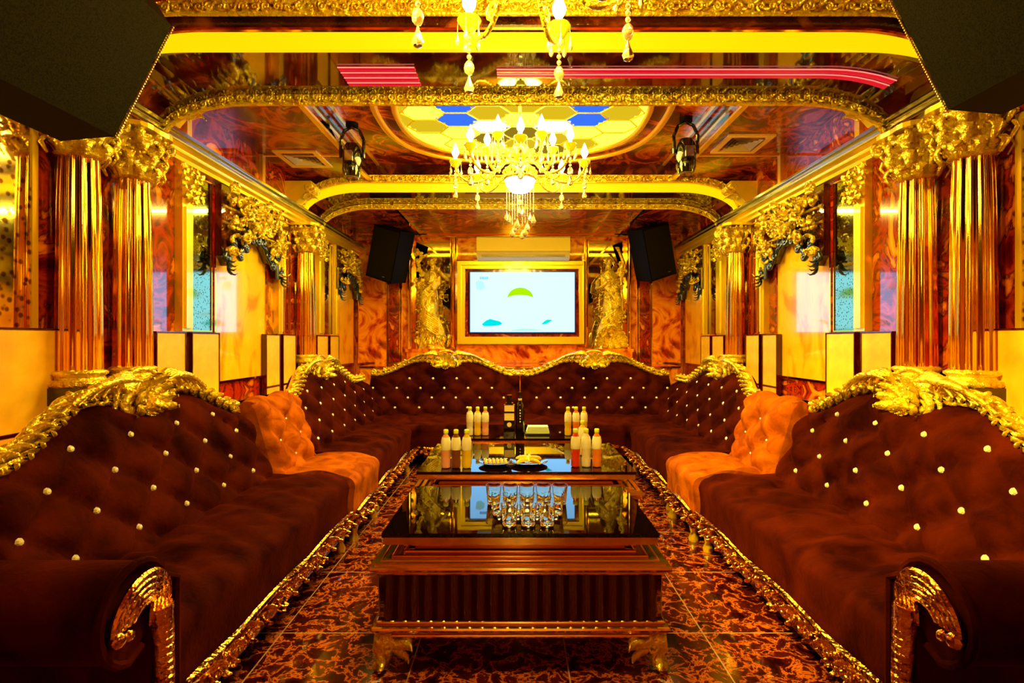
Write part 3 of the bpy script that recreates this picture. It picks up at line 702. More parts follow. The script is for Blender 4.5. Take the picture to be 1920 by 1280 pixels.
# ------------------------------------------------------------------ loudspeakers
def front_speaker(k, dz, label):
    sd, M = SIDE[k]
    t = thing('loudspeaker', M @ Vector((1.42, -1.45, 1.86+dz)), label, 'loudspeaker')
    A = (-1.15, 2.25+dz); B = (-1.33, 1.90+dz); Cc = (-1.50, 1.885+dz); D = (-1.85, 2.12+dz); E = (-1.80, 2.55+dz); F = (-1.35, 2.58+dz)
    y0, y1 = 1.12, 1.70
    MB(M).prism([B, Cc, D, E, F, A], y0, y1, 'x').build('cabinet', BLACK, t, False)
    n2 = Vector((0, A[1]-B[1], -(A[0]-B[0]))).normalized()*.012   # outward from the face
    b = MB(M)
    def q(a, P, off): return (a, P[0]+n2.y*off, P[1]+n2.z*off)
    ins = .012
    b.add([q(y0+ins, B, 0), q(y1-ins, B, 0), q(y1-ins, A, 0), q(y0+ins, A, 0), q(y0+ins, B, 1), q(y1-ins, B, 1), q(y1-ins, A, 1), q(y0+ins, A, 1)],
          [(4, 5, 6, 7), (0, 4, 7, 3), (1, 2, 6, 5), (0, 1, 5, 4), (2, 3, 7, 6)])
    b.build('grille', GRILLE, t, False)
    b = MB(M)
    for i in range(46):
        u = i/45; b.ball((y1-.004, A[0]+(B[0]-A[0])*u+n2.y*.9, A[1]+(B[1]-A[1])*u+n2.z*.9), .0045, 6, 4)
    b.build('edge_rivets', pm('rivets', (.6, .5, .3), .3, 1), t)
    b = MB(M); b.box(1.3, 1.36, -1.62, -1.56, 2.55+dz, 2.92); b.box(1.46, 1.52, -1.62, -1.56, 2.55+dz, 2.92); b.box(1.26, 1.56, -1.68, -1.5, 2.905, 2.919)
    b.build('bracket', BLACK, t, False)
front_speaker('l', 0, 'huge black loudspeaker hung from the ceiling, top left corner nearest the camera')
front_speaker('r', .085, 'huge black loudspeaker hung from the ceiling, top right corner nearest the camera')
def rear_speaker(sg, xc, zc, label):
    t = thing('loudspeaker', (xc, 6.95, zc), label, 'loudspeaker')
    R = Matrix.Rotation(sg*math.radians(14), 3, 'Y') @ Matrix.Rotation(math.radians(14), 3, 'X') @ Matrix.Rotation(-sg*math.radians(20), 3, 'Z')
    c = (xc, 6.8, zc)
    MB().box(xc-.2, xc+.2, 6.66, 6.98, zc-.33, zc+.33, R, c).build('cabinet', BLACK, t, False)
    MB().box(xc-.185, xc+.185, 6.645, 6.659, zc-.31, zc+.31, R, c).build('grille', GRILLE, t, False)
    MB().box(xc+.06, xc+.1, 6.64, 6.6449, zc-.275, zc-.268, R, c).build('badge', SILVER, t, False)
    b = MB(); b.tube([(xc, 6.95, zc+.1), (xc, 7.1, zc+.2), (xc, 7.27, zc+.2)], .02, 8); b.box(xc-.06, xc+.06, 7.26, 7.279, zc+.1, zc+.3); b.build('bracket', BLACK, t, False)
rear_speaker(1, -1.66, 2.35, 'black loudspeaker tilted down on the left of the back wall')
rear_speaker(-1, 1.70, 2.375, 'black loudspeaker tilted down on the right of the back wall')

# ------------------------------------------------------------------ chandeliers
def drop_mb(b, p, r, L):
    p = Vector(p)
    b.lathe([(.001, p.z), (r*.35, p.z-L*.3), (r, p.z-L*.72), (r*.75, p.z-L*.9), (.001, p.z-L)], 8, (p.x, p.y, 0))
def chandelier(x, y, z, label, R1=.46, n1=8, R2=.25, n2=5, ztop=3.0, rot=0, drops=True, dropL=1, dz=(.06, .15)):
    """z = height of the glass bowl's middle"""
    t = thing('chandelier', (x, y, ztop), label, 'chandelier')
    b = MB(); b.lathe([(.012, z+.05), (.03, z+.08), (.015, z+.13), (.04, z+.18), (.05, z+.22), (.018, z+.27), (.03, z+.33), (.012, z+.38), (.01, ztop-.04), (.06, ztop-.03), (.07, ztop)], 16, (x, y, 0)); b.build('stem', GOLD, t)
    b = MB(); b.lathe([(.005, z-.06), (.06, z-.05), (.095, z-.015), (.11, z+.035)], 24, (x, y, 0), caps=False); b.build('glass_bowl', BOWL, t)
    b = MB(); b.lathe([(.108, z+.03), (.118, z+.035), (.118, z+.05), (.05, z+.07), (.02, z+.075)], 24, (x, y, 0), caps=False)
    for i in range(12):
        a = 2*PI*i/12; b.scroll((x+.1*math.cos(a), y+.1*math.sin(a), z+.08), (math.cos(a), math.sin(a), 0), (0, 0, 1), .03, 1.2, .007, PI, -1, 10)
    b.build('crown', GOLDR, t)
    def arm(a, R, zb, zc, idx):
        d = Vector((math.cos(a), math.sin(a), 0)); c = Vector((x, y, 0))
        P = lambda r, zz: c+d*r+Vector((0, 0, zz))
        b = MB(); pts = [P(.03, zb+.10), P(R*.25, zb+.09), P(R*.45, zb+.0), P(R*.65, zb-.045), P(R*.85, zb-.03), P(R*.98, zb+.03), P(R, zc-.02)]
        sm = []
        for i in range(len(pts)-1):
            p0, p1, p2, p3 = pts[max(i-1, 0)], pts[i], pts[i+1], pts[min(i+2, len(pts)-1)]
            for q in range(4):
                u = q/4; sm.append(.5*((2*p1)+(p2-p0)*u+(2*p0-5*p1+4*p2-p3)*u*u+(3*p1-p0-3*p2+p3)*u**3))
        sm.append(pts[-1]); b.tube(sm, .0085, 7)
        b.scroll(P(R*.55, zb+.02), d, (0, 0, 1), .04, 1.3, .007, PI, 1, 10)
        A = b.build('arm', GOLDR, t)
        b = MB(); q = P(R, 0); b.lathe([(.008, zc-.03), (.022, zc-.022), (.036, zc), (.044, zc+.012), (.04, zc+.02), (.016, zc+.02)], 14, (q.x, q.y, 0)); b.build('cup', CUP, A)
        b = MB(); b.lathe([(.010, zc+.02), (.012, zc+.045), (.024, zc+.065), (.026, zc+.085), (.014, zc+.115), (.002, zc+.145)], 10, (q.x, q.y, 0)); b.build('bulb', BULB, A)
        if drops:
            b = MB()
            for m_ in range(5):
                aa = 2*PI*m_/5+idx; b.tube([(q.x+.04*math.cos(aa), q.y+.04*math.sin(aa), zc+.005), (q.x+.042*math.cos(aa), q.y+.042*math.sin(aa), zc-.03)], .0012, 4)
                drop_mb(b, (q.x+.042*math.cos(aa), q.y+.042*math.sin(aa), zc-.03), .009, .05)
            zz = zc-.04
            for m_ in range(4): b.ball((q.x, q.y, zz-.012), .009, 8, 5); zz -= .022
            b.ball((q.x, q.y, zz-.03), .019, 8, 6, (1, 1, 1.4)); drop_mb(b, (q.x, q.y, zz-.05), .019, .075)
            b.build('crystal_drops', DROP, A)
    for i in range(n1): arm(rot+2*PI*i/n1, R1, z+dz[0], z+dz[1], i)
    for i in range(n2): arm(rot+.3+2*PI*i/n2, R2, z+.17, z+.27, i+20)
    for i in range(12 if dropL else 0):       # long strings under the bowl
        a = 2*PI*i/12+.2; rr = .1 if i % 2 else .055; L = (.18, .12, .22, .15)[i % 4]*dropL
        q = Vector((x+rr*math.cos(a), y+rr*math.sin(a), z-.03)); b = MB()
        nb = int(L/.012)
        for m_ in range(nb): b.ball((q.x, q.y, q.z-.012*m_), .0045, 6, 4)
        drop_mb(b, (q.x, q.y, q.z-L), .021, .075)
        b.build('crystal_string', DROP, t)
chandelier(-.02, 3.8, 2.36, 'gold and crystal chandelier with lit candle bulbs hanging below the oval ceiling glass', dropL=1.25)
chandelier(-.02, 1.66, 2.55, 'nearer crystal chandelier cut off by the top edge of the picture', R1=.33, n1=6, R2=.2, n2=4, ztop=2.92, rot=.12, dropL=0, dz=(-.20, -.16))

# ------------------------------------------------------------------ sofas
BTN = None
def button_mesh():
    global BTN
    b = MB(); b.lathe([(.0005, -.004), (.008, -.004), (.0115, .0), (.007, .006), (.0005, .008)], 8); o = b.build('button', CRYSTAL, None, False)
    BTN = o.data; bpy.data.objects.remove(o)
button_mesh()
def camel(a, ac, zlo, zhi, w=.30, dip=.05):
    t = a-ac
    z = zlo+(zhi-zlo)*(.5+.5*math.cos(PI*min(1, max(0, (abs(t)-.28*w/.30))/(w*1.75))))
    z -= dip*math.exp(-(t/(w*.42))**2)
    return z
def sofa(M, name, label, a0, a1, ac, fb, ft, fs, seat=(None, None), zlo=.76, zhi=.96, zs=.43, mat=None, camelb=True, group='tufted brown velvet sofa units', da=.155, dz=.115, arm=False, bscale=1.35, crestR=.16, rail=True, w=.30, rail_a=None, yaw=0):
    """along a, facing f, up z;  fb/ft = face of the backrest at seat and at top, fs = seat front"""
    mat = mat or VELV
    base = M @ Vector(((a0+a1)/2, (fb+fs)/2, 0))
    t = thing(name, base, label, 'sofa', group)
    top = (lambda a: camel(a, ac, zlo, zhi, w)) if camelb else (lambda a: zhi-.012*math.cos((a-ac)*20))
    def face(a, z): return fb+(ft-fb)*(z-zs)/.45
    def rowz(r): return zs+.07+r*dz
    def tuft(a, z):
        p = (a-ac)/da; q = (z-zs-.07)/dz
        u = (p+q)/2; v = (p-q)/2
        pil = abs(math.sin(PI*u)*math.sin(PI*v))**.5
        return pil
    nu = max(24, int((a1-a0)/.018)); nz = 30
    def fn(u, v):
        a = a0+(a1-a0)*u; zt = top(a); z = zs-.12+(zt-zs+.12)*min(1, v/.8)
        edge = min(1, min(u, 1-u)*(a1-a0)/.05); edge = math.sqrt(max(0, 1-(1-edge)**2))
        if v <= .8:
            fade = min(1, max(0, (zt-z)/.05)); fade = fade**.5
            f = face(a, z)+(.056*tuft(a, z)*(.3+.7*fade) if z > zs-.02 else .02)*edge - .03*(1-edge)
            f -= .02*(1-fade)
            return (a, f, z)
        s = (v-.8)/.2
        th = s*PI
        return (a, face(a, zt)-.02-.045*(1-math.cos(th)), zt+.018*math.sin(th)-(.5*s if s > .99 else 0)*.0)
    b = MB(M); b.grid(fn, nu, nz)
    # back and ends
    def bk(u, v):
        a = a0+(a1-a0)*u; zt = top(a); return (a, face(a, zt)-.11, zt-(zt-.1)*v)
    b.grid(bk, nu, 3)
    for u in (0, 1):
        c = [fn(u, j/nz) for j in range(nz+1)]+[bk(u, 1), (a0+(a1-a0)*u, face(0, zs)+.0, .1)]
        b.add(c, [tuple(range(len(c))) if u else tuple(range(len(c)))[::-1]])
    b.build('backrest', mat, t, auto=70)
    # buttons
    r = 0
    while rowz(r) < zhi+.05:
        z = rowz(r); k0 = int((a0-ac)/da)-2
        for k in range(k0, -k0*3+20):
            if (k+r) % 2: continue
            a = ac+k*da
            if a < a0+.05 or a > a1-.05 or z > top(a)-.07: continue
            o = bpy.data.objects.new('button', BTN); COL.objects.link(o); o.parent = t
            p = M @ Vector((a, face(a, z)+.008, z)); o.location = p-base
            F = M @ Vector((0, 1, 0)); o.rotation_euler = Vector((F.x, F.y, .15)).to_track_quat('Z', 'Y').to_euler()
            o.scale = (bscale,)*3
        r += 1
    # seat
    s0 = a0 if seat[0] is None else seat[0]; s1 = a1 if seat[1] is None else seat[1]
    def seatf(u, v):
        a = s0+(s1-s0)*u
        wob = .012*math.sin(a*23)*math.sin(v*9)+.006*math.sin(a*41+v*13)
        pil = .02*abs(math.sin(PI*((a-ac)/.31+v*1.2))*math.sin(PI*((a-ac)/.31-v*1.2)))**.5
        if v < .7:
            q = v/.7; f = (fb-.02)+(fs-.06-fb)*q; return (a, f, zs-.012+wob*.6+pil+.015*math.sin(PI*q))
        q = (v-.7)/.3
        if q < .5:
            th = q*2*PI/2; return (a, fs-.06+.06*math.sin(th)+wob*.2, zs-.012-.06*(1-math.cos(th))+wob*.3)
        q2 = (q-.5)*2
        return (a, fs+.0-.012*math.sin(q2*PI), zs-.072-(zs-.072-.13)*q2)
    b = MB(M); nu = max(16, int((s1-s0)/.025)); nv = 40; b.grid(seatf, nu, nv)
    for u in (0, 1):
        c = [seatf(u, j/nv) for j in range(nv+1)]+[(s0+(s1-s0)*u, fb-.02, .13)]
        b.add(c, [tuple(range(len(c))) if u else tuple(range(len(c)))[::-1]])
    b.build('seat', mat, t, auto=60)
    # carved crest
    if camelb:
        b = MB(M); F = Vector((0, 1, 0)); U = Vector((1, 0, 0)); V = Vector((0, 0, 1))
        N = int((a1-a0)/.03); pts = []
        for i in range(N+1):
            a = a0+(a1-a0)*i/N; zt = top(a); pts.append((a, face(a, zt)-.055, zt+.03))
        b.tube(pts, .026, 8); b.tube([(p[0], p[1]+.012, p[2]+.034) for p in pts], [.013+.006*math.sin(i*1.3) for i in range(N+1)], 7)
        R = random.Random(int(a0*100)+7)
        i = 0; a = a0+.03
        while a < a1-.02:
            zt = top(a); slope = (top(a+.01)-top(a-.01))/.02; sg = 1 if a < ac else -1
            d = Vector((sg*1, 0, slope*sg)).normalized()
            f = face(a, zt)-.04
            b.leaf((a, f, zt+.035), d+V*.45, F, .12, .045, .5, 6)
            b.leaf((a, f+.01, zt+.03), d-V*.15, F+V*.3, .11, .04, .6, 6)
            if i % 2 == 0: b.scroll((a, f+.01, zt+.055), U, V, .034, 1.25, .012, PI/2, -sg, 12)
            a += .058; i += 1
        zc = top(ac)+.035; fc = face(ac, zc)+.005
        # shell with sweeping plumes
        b.ball((ac, fc-.05, zc+.02), crestR*.8, 16, 10, (1, .35, .85)); b.shell((ac, fc+.02, zc), U, V+F*-.15, F, crestR, 9, PI*1.1)
        b.shell((ac, fc+.01, zc+.01), U, -V, F, crestR*.45, 7, PI*.8)
        for sg in (-1, 1):
            b.scroll((ac+sg*crestR*.6, fc+.015, zc+.0), U, V, crestR*.36, 1.5, .017, PI/2, -sg, 16)
            for q in range(5):
                L = crestR*(1.1+.38*q); P = []
                for m_ in range(9):
                    u = m_/8; aa = ac+sg*(crestR*.55+L*u); P.append((aa, fc+.015+.01*q*(1-u), top(aa)+.045+(.10-.018*q)*crestR/.15*math.sin(PI*(1-u)*.62)+.014*q*(1-u)))
                b.tube(P, [.004+.013*math.sin(PI*(m_/8)**.7) for m_ in range(9)], 6)
        # arched cap over the shell
        P = [(ac+crestR*1.05*math.cos(PI*i/16), fc-.01, zc+crestR*1.03*math.sin(PI*i/16)) for i in range(17)]
        b.tube(P, .011, 7)
        b.build('crest_rail', GOLDR, t)
    # gold serpentine base rail and feet
    r0, r1 = (s0, s1) if rail_a is None else rail_a
    if rail:
        b = MB(M); N = int((r1-r0)/.02); P = []; Q = []
        for i in range(N+1):
            a = r0+(r1-r0)*i/N; ww = .018*math.sin(a*9.5)
            P.append((a, fs+.022+ww*.6, .215+ww)); Q.append((a, fs+.012, .15+.012*math.sin(a*19)))
        b.tube(P, [.014+.009*max(0, math.sin(a_*.19)) for a_ in range(N+1)], 8); b.tube(Q, .013, 7)
        pl = [(p[0], fs-.0, .18) for p in P]; b.tube(pl, .05, 4, flat=((0, 0, 1), 1.0)) if False else None
        a = r0+.03; i = 0
        while a < r1-.02:
            sg = 1 if i % 2 else -1
            b.leaf((a, fs+.03, .19), (sg*.8, .1, .3*sg), (0, 1, 0), .085, .036, .5, 5)
            b.scroll((a, fs+.028, .165), (1, 0, 0), (0, 0, 1), .026, 1.2, .010, i, sg, 9)
            if i % 7 == 3: b.shell((a, fs+.025, .19), (1, 0, 0), (0, 0, -1), (0, 1, 0), .07, 7)
            a += .06; i += 1
        b.build('base_rail', GOLDK, t)
        b = MB(M); b.box(r0, r1, fb-.02, fs+.005, .105, .17); b.build('base', WOOD, t, False)
        for a in (r0+.08, r1-.08):
            for f in (fs-.03, fb):
                b = MB(M); b.lathe([(.028, 0), (.032, .02), (.018, .05), (.03, .105)], 12, (a, f, 0)); b.build('leg', GOLD, t)
    if arm:
        yc, zc, rr = a0-.17, .535, .125
        out = [(a0+.0, .13), (a0+.0, .55)]
        for i in range(15): th = .15-i*(PI*1.35)/14+0; out.append((yc+.0+rr*math.cos(PI*.12-0+th*0+i*(PI*1.30)/14), zc+rr*math.sin(PI*.12+i*(PI*1.30)/14)))
        out += [(yc+.02, zc-.10), (yc+.05, zc-.06), (yc+.06, .42), (yc+.05, .13)]
        b = MB(M); b.prism([(p[0], p[1]) for p in out], fb-.02, fs+.0, 'y')
        # prism in (a, z): ax 'y' puts the height on f
        b.build('arm', VELV, t, auto=35)
        b = MB(M)      # welt round the arm front
        b.tube([(p[0], fs+.004, p[1]) for p in out[:18]], .012, 7); b.build('piping', VELV, t)
        b = MB(M); x = fs+.02
        for q in range(5):
            r_ = .105-.017*q; P = []
            for i in range(16):
                th = PI*.0+PI*1.02*i/15; P.append((yc+.005+r_*math.cos(th), x+.012*math.sin(PI*i/15), zc-.01+r_*1.0*math.sin(th)))
            P = [(yc+.005+r_*1.0, x-.006, zc-.06)]+P
            b.tube(P, [.004]+[.0105-.0045*abs(i/15-.5) for i in range(16)], 6)
        b.ball((yc-.088, x, zc-.03), .022, 10, 6); b.ball((yc-.055, x+.005, zc-.035), .016, 8, 5)
        # neck with ribs going down
        P = [(yc+.075, x-.002, zc-.02), (yc+.085, x, .42), (yc+.085, x, .30), (yc+.08, x, .16), (yc+.085, x, .05), (yc+.10, x+.01, .01)]
        b.tube(P, [.034, .026, .022, .024, .03, .034], 10)
        for i in range(18): b.ball((yc+.083, x+.012, .44-.022*i), .017, 8, 5, (1.3, 1, .45))
        b.ball((yc+.13, x+.01, .20), .018, 8, 5); b.ball((yc+.17, x+.012, .21), .014, 8, 5)
        b.tube([(yc+.125, x, .50), (yc+.13, x, .3), (yc+.128, x, .15)], .006, 6)
        b.build('arm_scroll', GOLDK, t)
    return t

SEATZ = .43
for M, sd in ((LEFT, 'left'), (RIGHT, 'right')):
    sofa(M, 'sofa', 'dark brown button tufted sofa with carved gold crest nearest the camera, %s side' % sd, 1.58, 3.24, 2.45, -1.54, -1.73, -1.06, zlo=.80, zhi=.97, arm=True)
    sofa(M, 'sofa', 'plain topped lighter tan velvet sofa section between two dark ones, %s side' % sd, 3.26, 3.84, 3.55, -1.50, -1.63, -1.03, zhi=.87, camelb=False, mat=VELVL, bscale=.75, rail_a=(3.25, 3.85), group='lighter tan sofa sections')
    sofa(M, 'sofa', 'dark brown button tufted sofa with gold crest leading into the %s back corner' % sd, 3.86, 5.86, 4.70, -1.54, -1.73, -1.06, seat=(3.86, 5.17), zlo=.80, zhi=.97)
for sg, sd in ((-1, 'left'), (1, 'right')):
    a0, a1 = (-1.72, -.005) if sg < 0 else (.005, 1.72)
    sofa(BACK, 'sofa', 'dark brown tufted sofa with gold crest on the %s half of the back row' % sd, a0, a1, sg*.86, -5.93, -6.13, -5.2, zlo=.83, zhi=.985, da=.135, dz=.105, seat=(max(a0, -1.5), min(a1, 1.5)), rail_a=(a0*.55 if sg < 0 else a0, a1 if sg < 0 else a1*.55))

# ------------------------------------------------------------------ tables
def table(x0, x1, y0, y1, label, ht=.51):
    xc, yc = (x0+x1)/2, (y0+y1)/2
    t = thing('coffee_table', (xc, yc, 0), label, 'coffee table', 'black glass coffee tables')
    b = MB(); b.box(x0+.03, x1-.03, y0+.045, y1-.03, ht-.016, ht); b.build('glass_top', TOPGL, t, False)
    b = MB()     # stepped rim under the glass
    b.box(x0+.035, x1-.035, y0+.05, y1-.035, ht-.045, ht-.017); b.box(x0+.09, x1-.09, y0+.17, y1-.09, .415, ht-.045); b.build('glass_frame', WOODG, t, False)
    b = MB(); b.box(x0, x1, y0, y1, .383, .402); b.box(x0+.012, x1-.012, y0+.012, y1-.012, .402, .410)
    b.box(x0+.14, x1-.14, y0+.14, y1-.14, .41, .416); b.box(x0+.012, x1-.012, y0+.012, y1-.012, .372, .383)
    def loop(e, z, r_): b.tube([(x0+e, y0+e, z), (x1-e, y0+e, z), (x1-e, y1-e, z), (x0+e, y1-e, z), (x0+e, y0+e, z)], r_, 8)
    loop(.0, .392, .011); loop(.035, .408, .007); loop(.07, .412, .007); loop(.11, .415, .009); loop(.02, .370, .008)
    b.build('lower_tier', WOODG, t, True)
    # fluted body
    b = MB(); X0, X1, Y0, Y1 = x0+.035, x1-.035, y0+.035, y1-.035; pts = []
    def side(p, q, nrm, nf):
        p, q = Vector((*p, 0)), Vector((*q, 0)); nrm = Vector((*nrm, 0))
        for i in range(nf*6): 
            u = i/(nf*6); pts.append(tuple((p+(q-p)*u+nrm*(.020*abs(math.sin(PI*i/6))))[:2]))
    nf = int((X1-X0)/.048); ng = int((Y1-Y0)/.048)
    side((X0, Y0), (X1, Y0), (0, -1), nf); side((X1, Y0), (X1, Y1), (1, 0), ng); side((X1, Y1), (X0, Y1), (0, 1), nf); side((X0, Y1), (X0, Y0), (-1, 0), ng)
    b.prism(pts, .185, .372); b.build('fluted_body', WOOD, t, auto=50)
    b = MB(); b.box(x0+.005, x1-.005, y0+.005, y1-.005, .15, .172); b.box(x0+.02, x1-.02, y0+.02, y1-.02, .172, .185); b.box(x0+.02, x1-.02, y0+.02, y1-.02, .125, .15)
    for e, z, r_ in ((.005, .163, .010), (.02, .182, .007), (.02, .132, .008)): b.tube([(x0+e, y0+e, z), (x1-e, y0+e, z), (x1-e, y1-e, z), (x0+e, y1-e, z), (x0+e, y0+e, z)], r_, 8)
    b.build('bottom_moulding', WOODG, t, True)
    for (xx, sx) in ((x0+.03, 1), (x1-.03, -1)):
        for (yy, sy) in ((y0+.03, 1), (y1-.03, -1)):
            b = MB()
            P = [(xx+sx*.05, yy, .125), (xx-sx*.0, yy, .115), (xx-sx*.004, yy, .085), (xx+sx*.03, yy, .05), (xx+sx*.02, yy, .022), (xx-sx*.02, yy-.01*sy, .014)]
            b.tube(P, [.03, .036, .03, .018, .018, .014], 9)
            b.scroll((xx+sx*.035, yy-sy*.02, .095), (sx, 0, 0), (0, 0, 1), .032, 1.4, .011, 0, 1, 14)
            b.scroll((xx+sx*.10, yy-sy*.01, .105), (sx, 0, 0), (0, 0, 1), .024, 1.3, .009, PI, -1, 12)
            b.leaf((xx+sx*.03, yy-sy*.02, .10), (sx, 0, .15), (0, -sy, 0), .13, .04, .4); b.leaf((xx, yy-sy*.02, .09), (sx*.2, 0, -1), (0, -sy, 0), .09, .035, .5)
            b.leaf((xx+sx*.05, yy-sy*.02, .085), (sx, 0, -.35), (0, -sy, 0), .09, .03, .4); b.ball((xx-sx*.012, yy-.012*sy, .018), .018, 8, 5)
            b.build('leg', GOLDR, t)
    return t
table(-.595, .53, 2.0, 2.74, 'nearest black glass topped coffee table with fluted mahogany sides and gold scroll feet')
table(-.64, .66, 2.96, 3.86, 'middle black glass coffee table carrying fruit plates and two rows of bottles')
table(-.58, .60, 3.98, 4.72, 'farthest black glass coffee table carrying the dark liquor bottles')
TZ = .5105
# ---------- bottles of water and soft drinks
CAPM = pm('yellow_green_cap', (.75, .85, .05), .3); LBLM = pm('white_label', (.95, .93, .85), .4, emit=None)
def drink(name, c): return pm('drink_'+name, c, .08, 0, coat=1, spec=.8, trans=.2, ior=1.33)
DR = {'yellow': drink('yellow', (1, .70, .02)), 'orange': drink('orange', (1, .28, .01)), 'red': drink('red', (.85, .05, .01)), 'clear': drink('clear', (1, .95, .85)), 'pink': drink('pink', (1, .45, .35)), 'brown': drink('brown', (.25, .07, .02))}
def bottle(x, y, col, label, group, h=.222):
    t = thing('drink_bottle', (x, y, TZ), label, 'bottle', group); k = h/.22; z = TZ
    MB().lathe([(.020, z), (.026, z+.005), (.027, z+.05*k), (.0245, z+.06*k), (.027, z+.075*k), (.027, z+.15*k), (.022, z+.175*k), (.012, z+.193*k), (.012, z+.20*k)], 20, (x, y, 0)).build('body', DR[col], t)
    MB().lathe([(.0275, z+.105*k), (.028, z+.107*k), (.028, z+.153*k), (.0228, z+.176*k), (.0225, z+.177*k)], 20, (x, y, 0), caps=False).build('label', LBLM, t)
    MB().lathe([(.0135, z+.197*k), (.0145, z+.199*k), (.0145, z+.217*k), (.012, z+.22*k)], 16, (x, y, 0)).build('cap', CAPM, t)
for (pxx, d, col, lb) in ((836, 3.10, 'pink', 'small white labelled bottle of pink drink, outermost of the left trio on the middle table'),
                          (855, 3.10, 'brown', 'small white labelled bottle of brown drink in the left trio on the middle table'),
                          (875, 3.10, 'yellow', 'small bottle of yellow drink, innermost of the left trio on the middle table'),
                          (1079, 3.13, 'red', 'small white labelled bottle of red drink, innermost of the right group on the middle table'),
                          (1099, 3.13, 'clear', 'small white labelled clear bottle in the right group on the middle table'),
                          (1119, 3.13, 'orange', 'small white labelled bottle of orange drink, outermost on the right of the middle table'),
                          (1092, 3.45, 'yellow', 'small yellow bottle standing behind the right group on the middle table'),
                          (881, 4.16, 'clear', 'small clear drink bottle, outermost of the left trio on the farthest table'),
                          (895.5, 4.16, 'yellow', 'small yellow drink bottle, middle of the left trio on the farthest table'),
                          (910, 4.16, 'pink', 'small pink drink bottle, innermost of the left trio on the farthest table'),
                          (1065, 4.16, 'yellow', 'small yellow drink bottle, innermost of the right trio on the farthest table'),
                          (1080, 4.16, 'orange', 'small orange drink bottle, middle of the right trio on the farthest table'),
                          (1095, 4.16, 'yellow', 'small yellow drink bottle, outermost of the right trio on the farthest table')):
    bottle((pxx-967)*d/1000+CX, d, col, lb, 'small drink bottles on the tables')
# liquor bottles and napkins on the far table
X = lambda p, d: (p-967)*d/1000+CX
x, y = X(955, 4.2), 4.2
t = thing('liquor_bottle', (x, y, TZ), 'square shouldered black liquor bottle with two cream labels and a round seal', 'bottle')
b = MB(); b.box(x-.043, x+.043, y-.035, y+.035, TZ, TZ+.235); b.box(x-.03, x+.03, y-.025, y+.025, TZ+.235, TZ+.25); b.build('body', BLKGLOSS, t, False)
MB().lathe([(.02, TZ+.25), (.018, TZ+.29), (.022, TZ+.291), (.022, TZ+.31)], 14, (x, y, 0)).build('neck', BLKGLOSS, t)
CRM = pm('cream_label', (1, .82, .4), .4)
b = MB(); b.box(x-.038, x+.038, y-.0375, y-.0352, TZ+.185, TZ+.232); b.build('upper_label', CRM, t, False)
b = MB(); b.box(x-.038, x+.038, y-.0375, y-.0352, TZ+.115, TZ+.170); b.build('lower_label', CRM, t, False)
b = MB(); b.prism([(x+.018*math.cos(2*PI*i/18), TZ+.082+.018*math.sin(2*PI*i/18)) for i in range(18)], y-.0375, y-.0352, 'y'); b.build('round_seal', CRM, t, False)
x, y = X(975, 4.2), 4.19
t = thing('wine_bottle', (x, y, TZ), 'tall slim black wine bottle with white lettering on the farthest table', 'bottle')
MB().lathe([(.032, TZ), (.035, TZ+.006), (.035, TZ+.2), (.028, TZ+.235), (.013, TZ+.262), (.012, TZ+.32), (.0145, TZ+.322), (.0145, TZ+.335)], 20, (x, y, 0)).build('body', BLKGLOSS, t)
b = MB(); b.lathe([(.015, TZ+.27), (.0152, TZ+.285)], 16, (x, y, 0), caps=False)
for i in range(5): b.box(x-.004, x+.006, y-.0372, y-.0352, TZ+.19-.022*i, TZ+.2-.022*i)
b.build('white_marks', LBLM, t)
x, y = X(1008, 4.22), 4.22
t = thing('napkin_tray', (x, y, TZ), 'small dark tray of folded pale green napkins on the farthest table', 'tray')
MB().box(x-.1, x+.1, y-.06, y+.06, TZ, TZ+.012).build('tray', BLKGLOSS, t, False)
b = MB()
for i in range(4): b.box(x-.09+.004*i, x+.09-.003*i, y-.05, y+.05, TZ+.0125+.013*i, TZ+.0245+.013*i)
b.build('napkins', pm('napkin', (.75, .95, .65), .6), t, False)
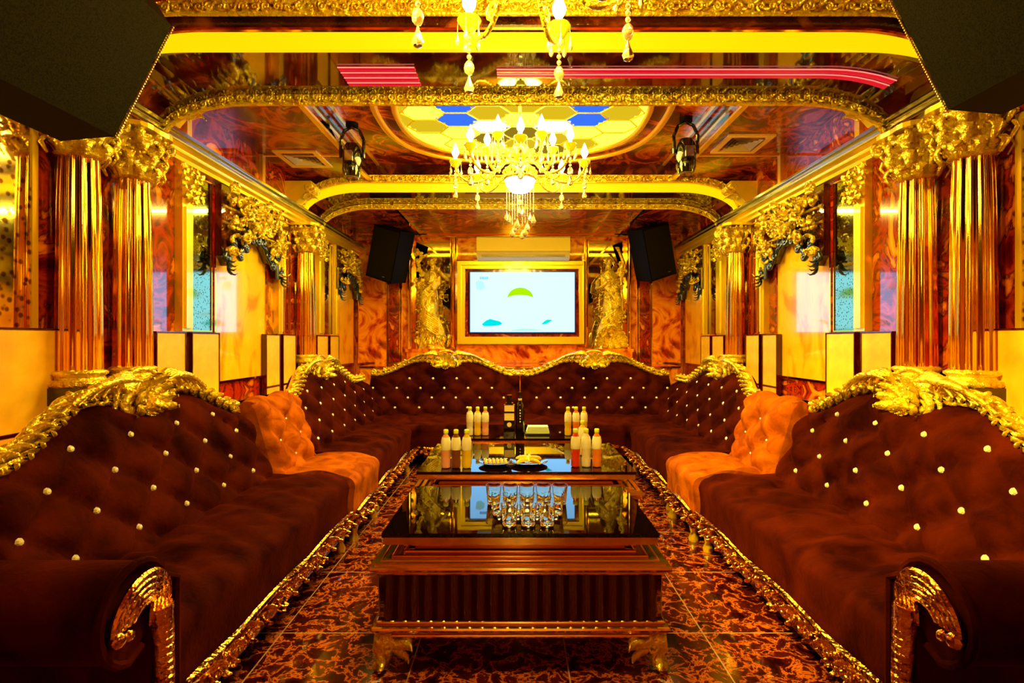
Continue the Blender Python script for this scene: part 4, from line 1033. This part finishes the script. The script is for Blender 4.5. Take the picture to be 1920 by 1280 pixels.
# plates with fruit on the middle table
def plate(x, y, r, label):
    t = thing('plate', (x, y, TZ), label, 'plate', 'black fruit plates')
    MB().lathe([(.001, TZ), (r*.6, TZ), (r*.7, TZ+.004), (r, TZ+.018), (r*.99, TZ+.021), (r*.68, TZ+.009), (.001, TZ+.007)], 32, (x, y, 0), caps=False).build('dish', BLKGLOSS, t)
P1, P2 = (X(929, 3.18), 3.18), (X(991, 3.2), 3.2)
plate(*P1, .10, 'black plate with watermelon slices on the middle table, left one')
plate(*P2, .115, 'larger black plate heaped with yellow melon on the middle table, right one')
def wedge(x, y, z, rot, tilt, L, c1, c2, name, label, cat, group):
    t = thing(name, (x, y, z), label, cat, group)
    R = Matrix.Rotation(rot, 3, 'Z') @ Matrix.Rotation(tilt, 3, 'X')
    b = MB(); n_ = 8; vs = []
    for i in range(n_+1):
        a = PI*i/n_; vs.append((L*math.cos(a), 0, L*.42*math.sin(a)))
    top = [R @ Vector((p[0], -.008, p[2])) for p in vs]; bot = [R @ Vector((p[0], .008, p[2])) for p in vs]
    m_ = len(vs); c = Vector((x, y, z+.004))
    b.add([p+c for p in top+bot], [tuple(range(m_))[::-1], tuple(range(m_, 2*m_))]+[(i, (i+1) % m_, m_+(i+1) % m_, m_+i) for i in range(m_)])
    b.build('flesh', c1, t, False)
    b = MB(); b.tube([(R @ Vector((p[0]*1.04, 0, p[2]*1.04)))+c for p in vs], .0055, 6); b.build('rind', c2, t)
WM = pm('melon_pink', (.95, .35, .15), .3); YM = pm('melon_yellow', (1, .72, .06), .3); RG = pm('rind_green', (.35, .5, .05), .4); RY = pm('rind_yellow', (.9, .65, .05), .4)
for i in range(6):
    wedge(P1[0]-.06+.023*i, P1[1]-.01, TZ+.012, PI/2+.15, .2, .042, WM, RG, 'watermelon_slice', ('leftmost', 'second', 'third', 'fourth', 'fifth', 'rightmost')[i]+' pink watermelon slice in the row on the left black plate', 'fruit', 'watermelon slices on the left plate')
for i in range(8):
    a = i*PI/4; rr = .052 if i % 2 else .03
    wedge(P2[0]+rr*math.cos(a), P2[1]+rr*math.sin(a), TZ+.013+(.012 if i % 2 == 0 else 0), a, .35, .042, YM, RY, 'melon_slice', 'yellow melon slice in the heap on the right black plate', 'fruit', 'yellow melon slices on the right plate')
# tumblers on the nearest table
proto = None
ORD = {3: ('left', 'middle', 'right'), 4: ('leftmost', 'second from left', 'third from left', 'rightmost'), 5: ('leftmost', 'second from left', 'middle', 'fourth from left', 'rightmost')}
for (row, d, xs_) in ((0, 2.14, (-.075, .0, .075)), (1, 2.27, (-.12, -.04, .04, .12)), (2, 2.42, (-.15, -.075, 0, .075, .15))):
    for xx in xs_:
        lb = 'short clear glass tumbler, %s of the %s row on the nearest table' % (ORD[len(xs_)][xs_.index(xx)], ('front', 'middle', 'back')[row])
        if proto is None:
            t = thing('glass_tumbler', (0, 0, 0), lb, 'glass', 'glass tumblers front row')
            MB().lathe([(.001, .0), (.026, 0), (.028, .004), (.036, .085), (.0345, .085), (.0265, .014), (.001, .012)], 20, caps=False).build('tumbler', GLASSM, t)
            proto = t
        else: t = copy_tree(proto)
        t['label'] = lb; t['group'] = ('glass tumblers front row', 'glass tumblers middle row', 'glass tumblers back row')[row]
        t.location = (xx+.0, d, TZ)
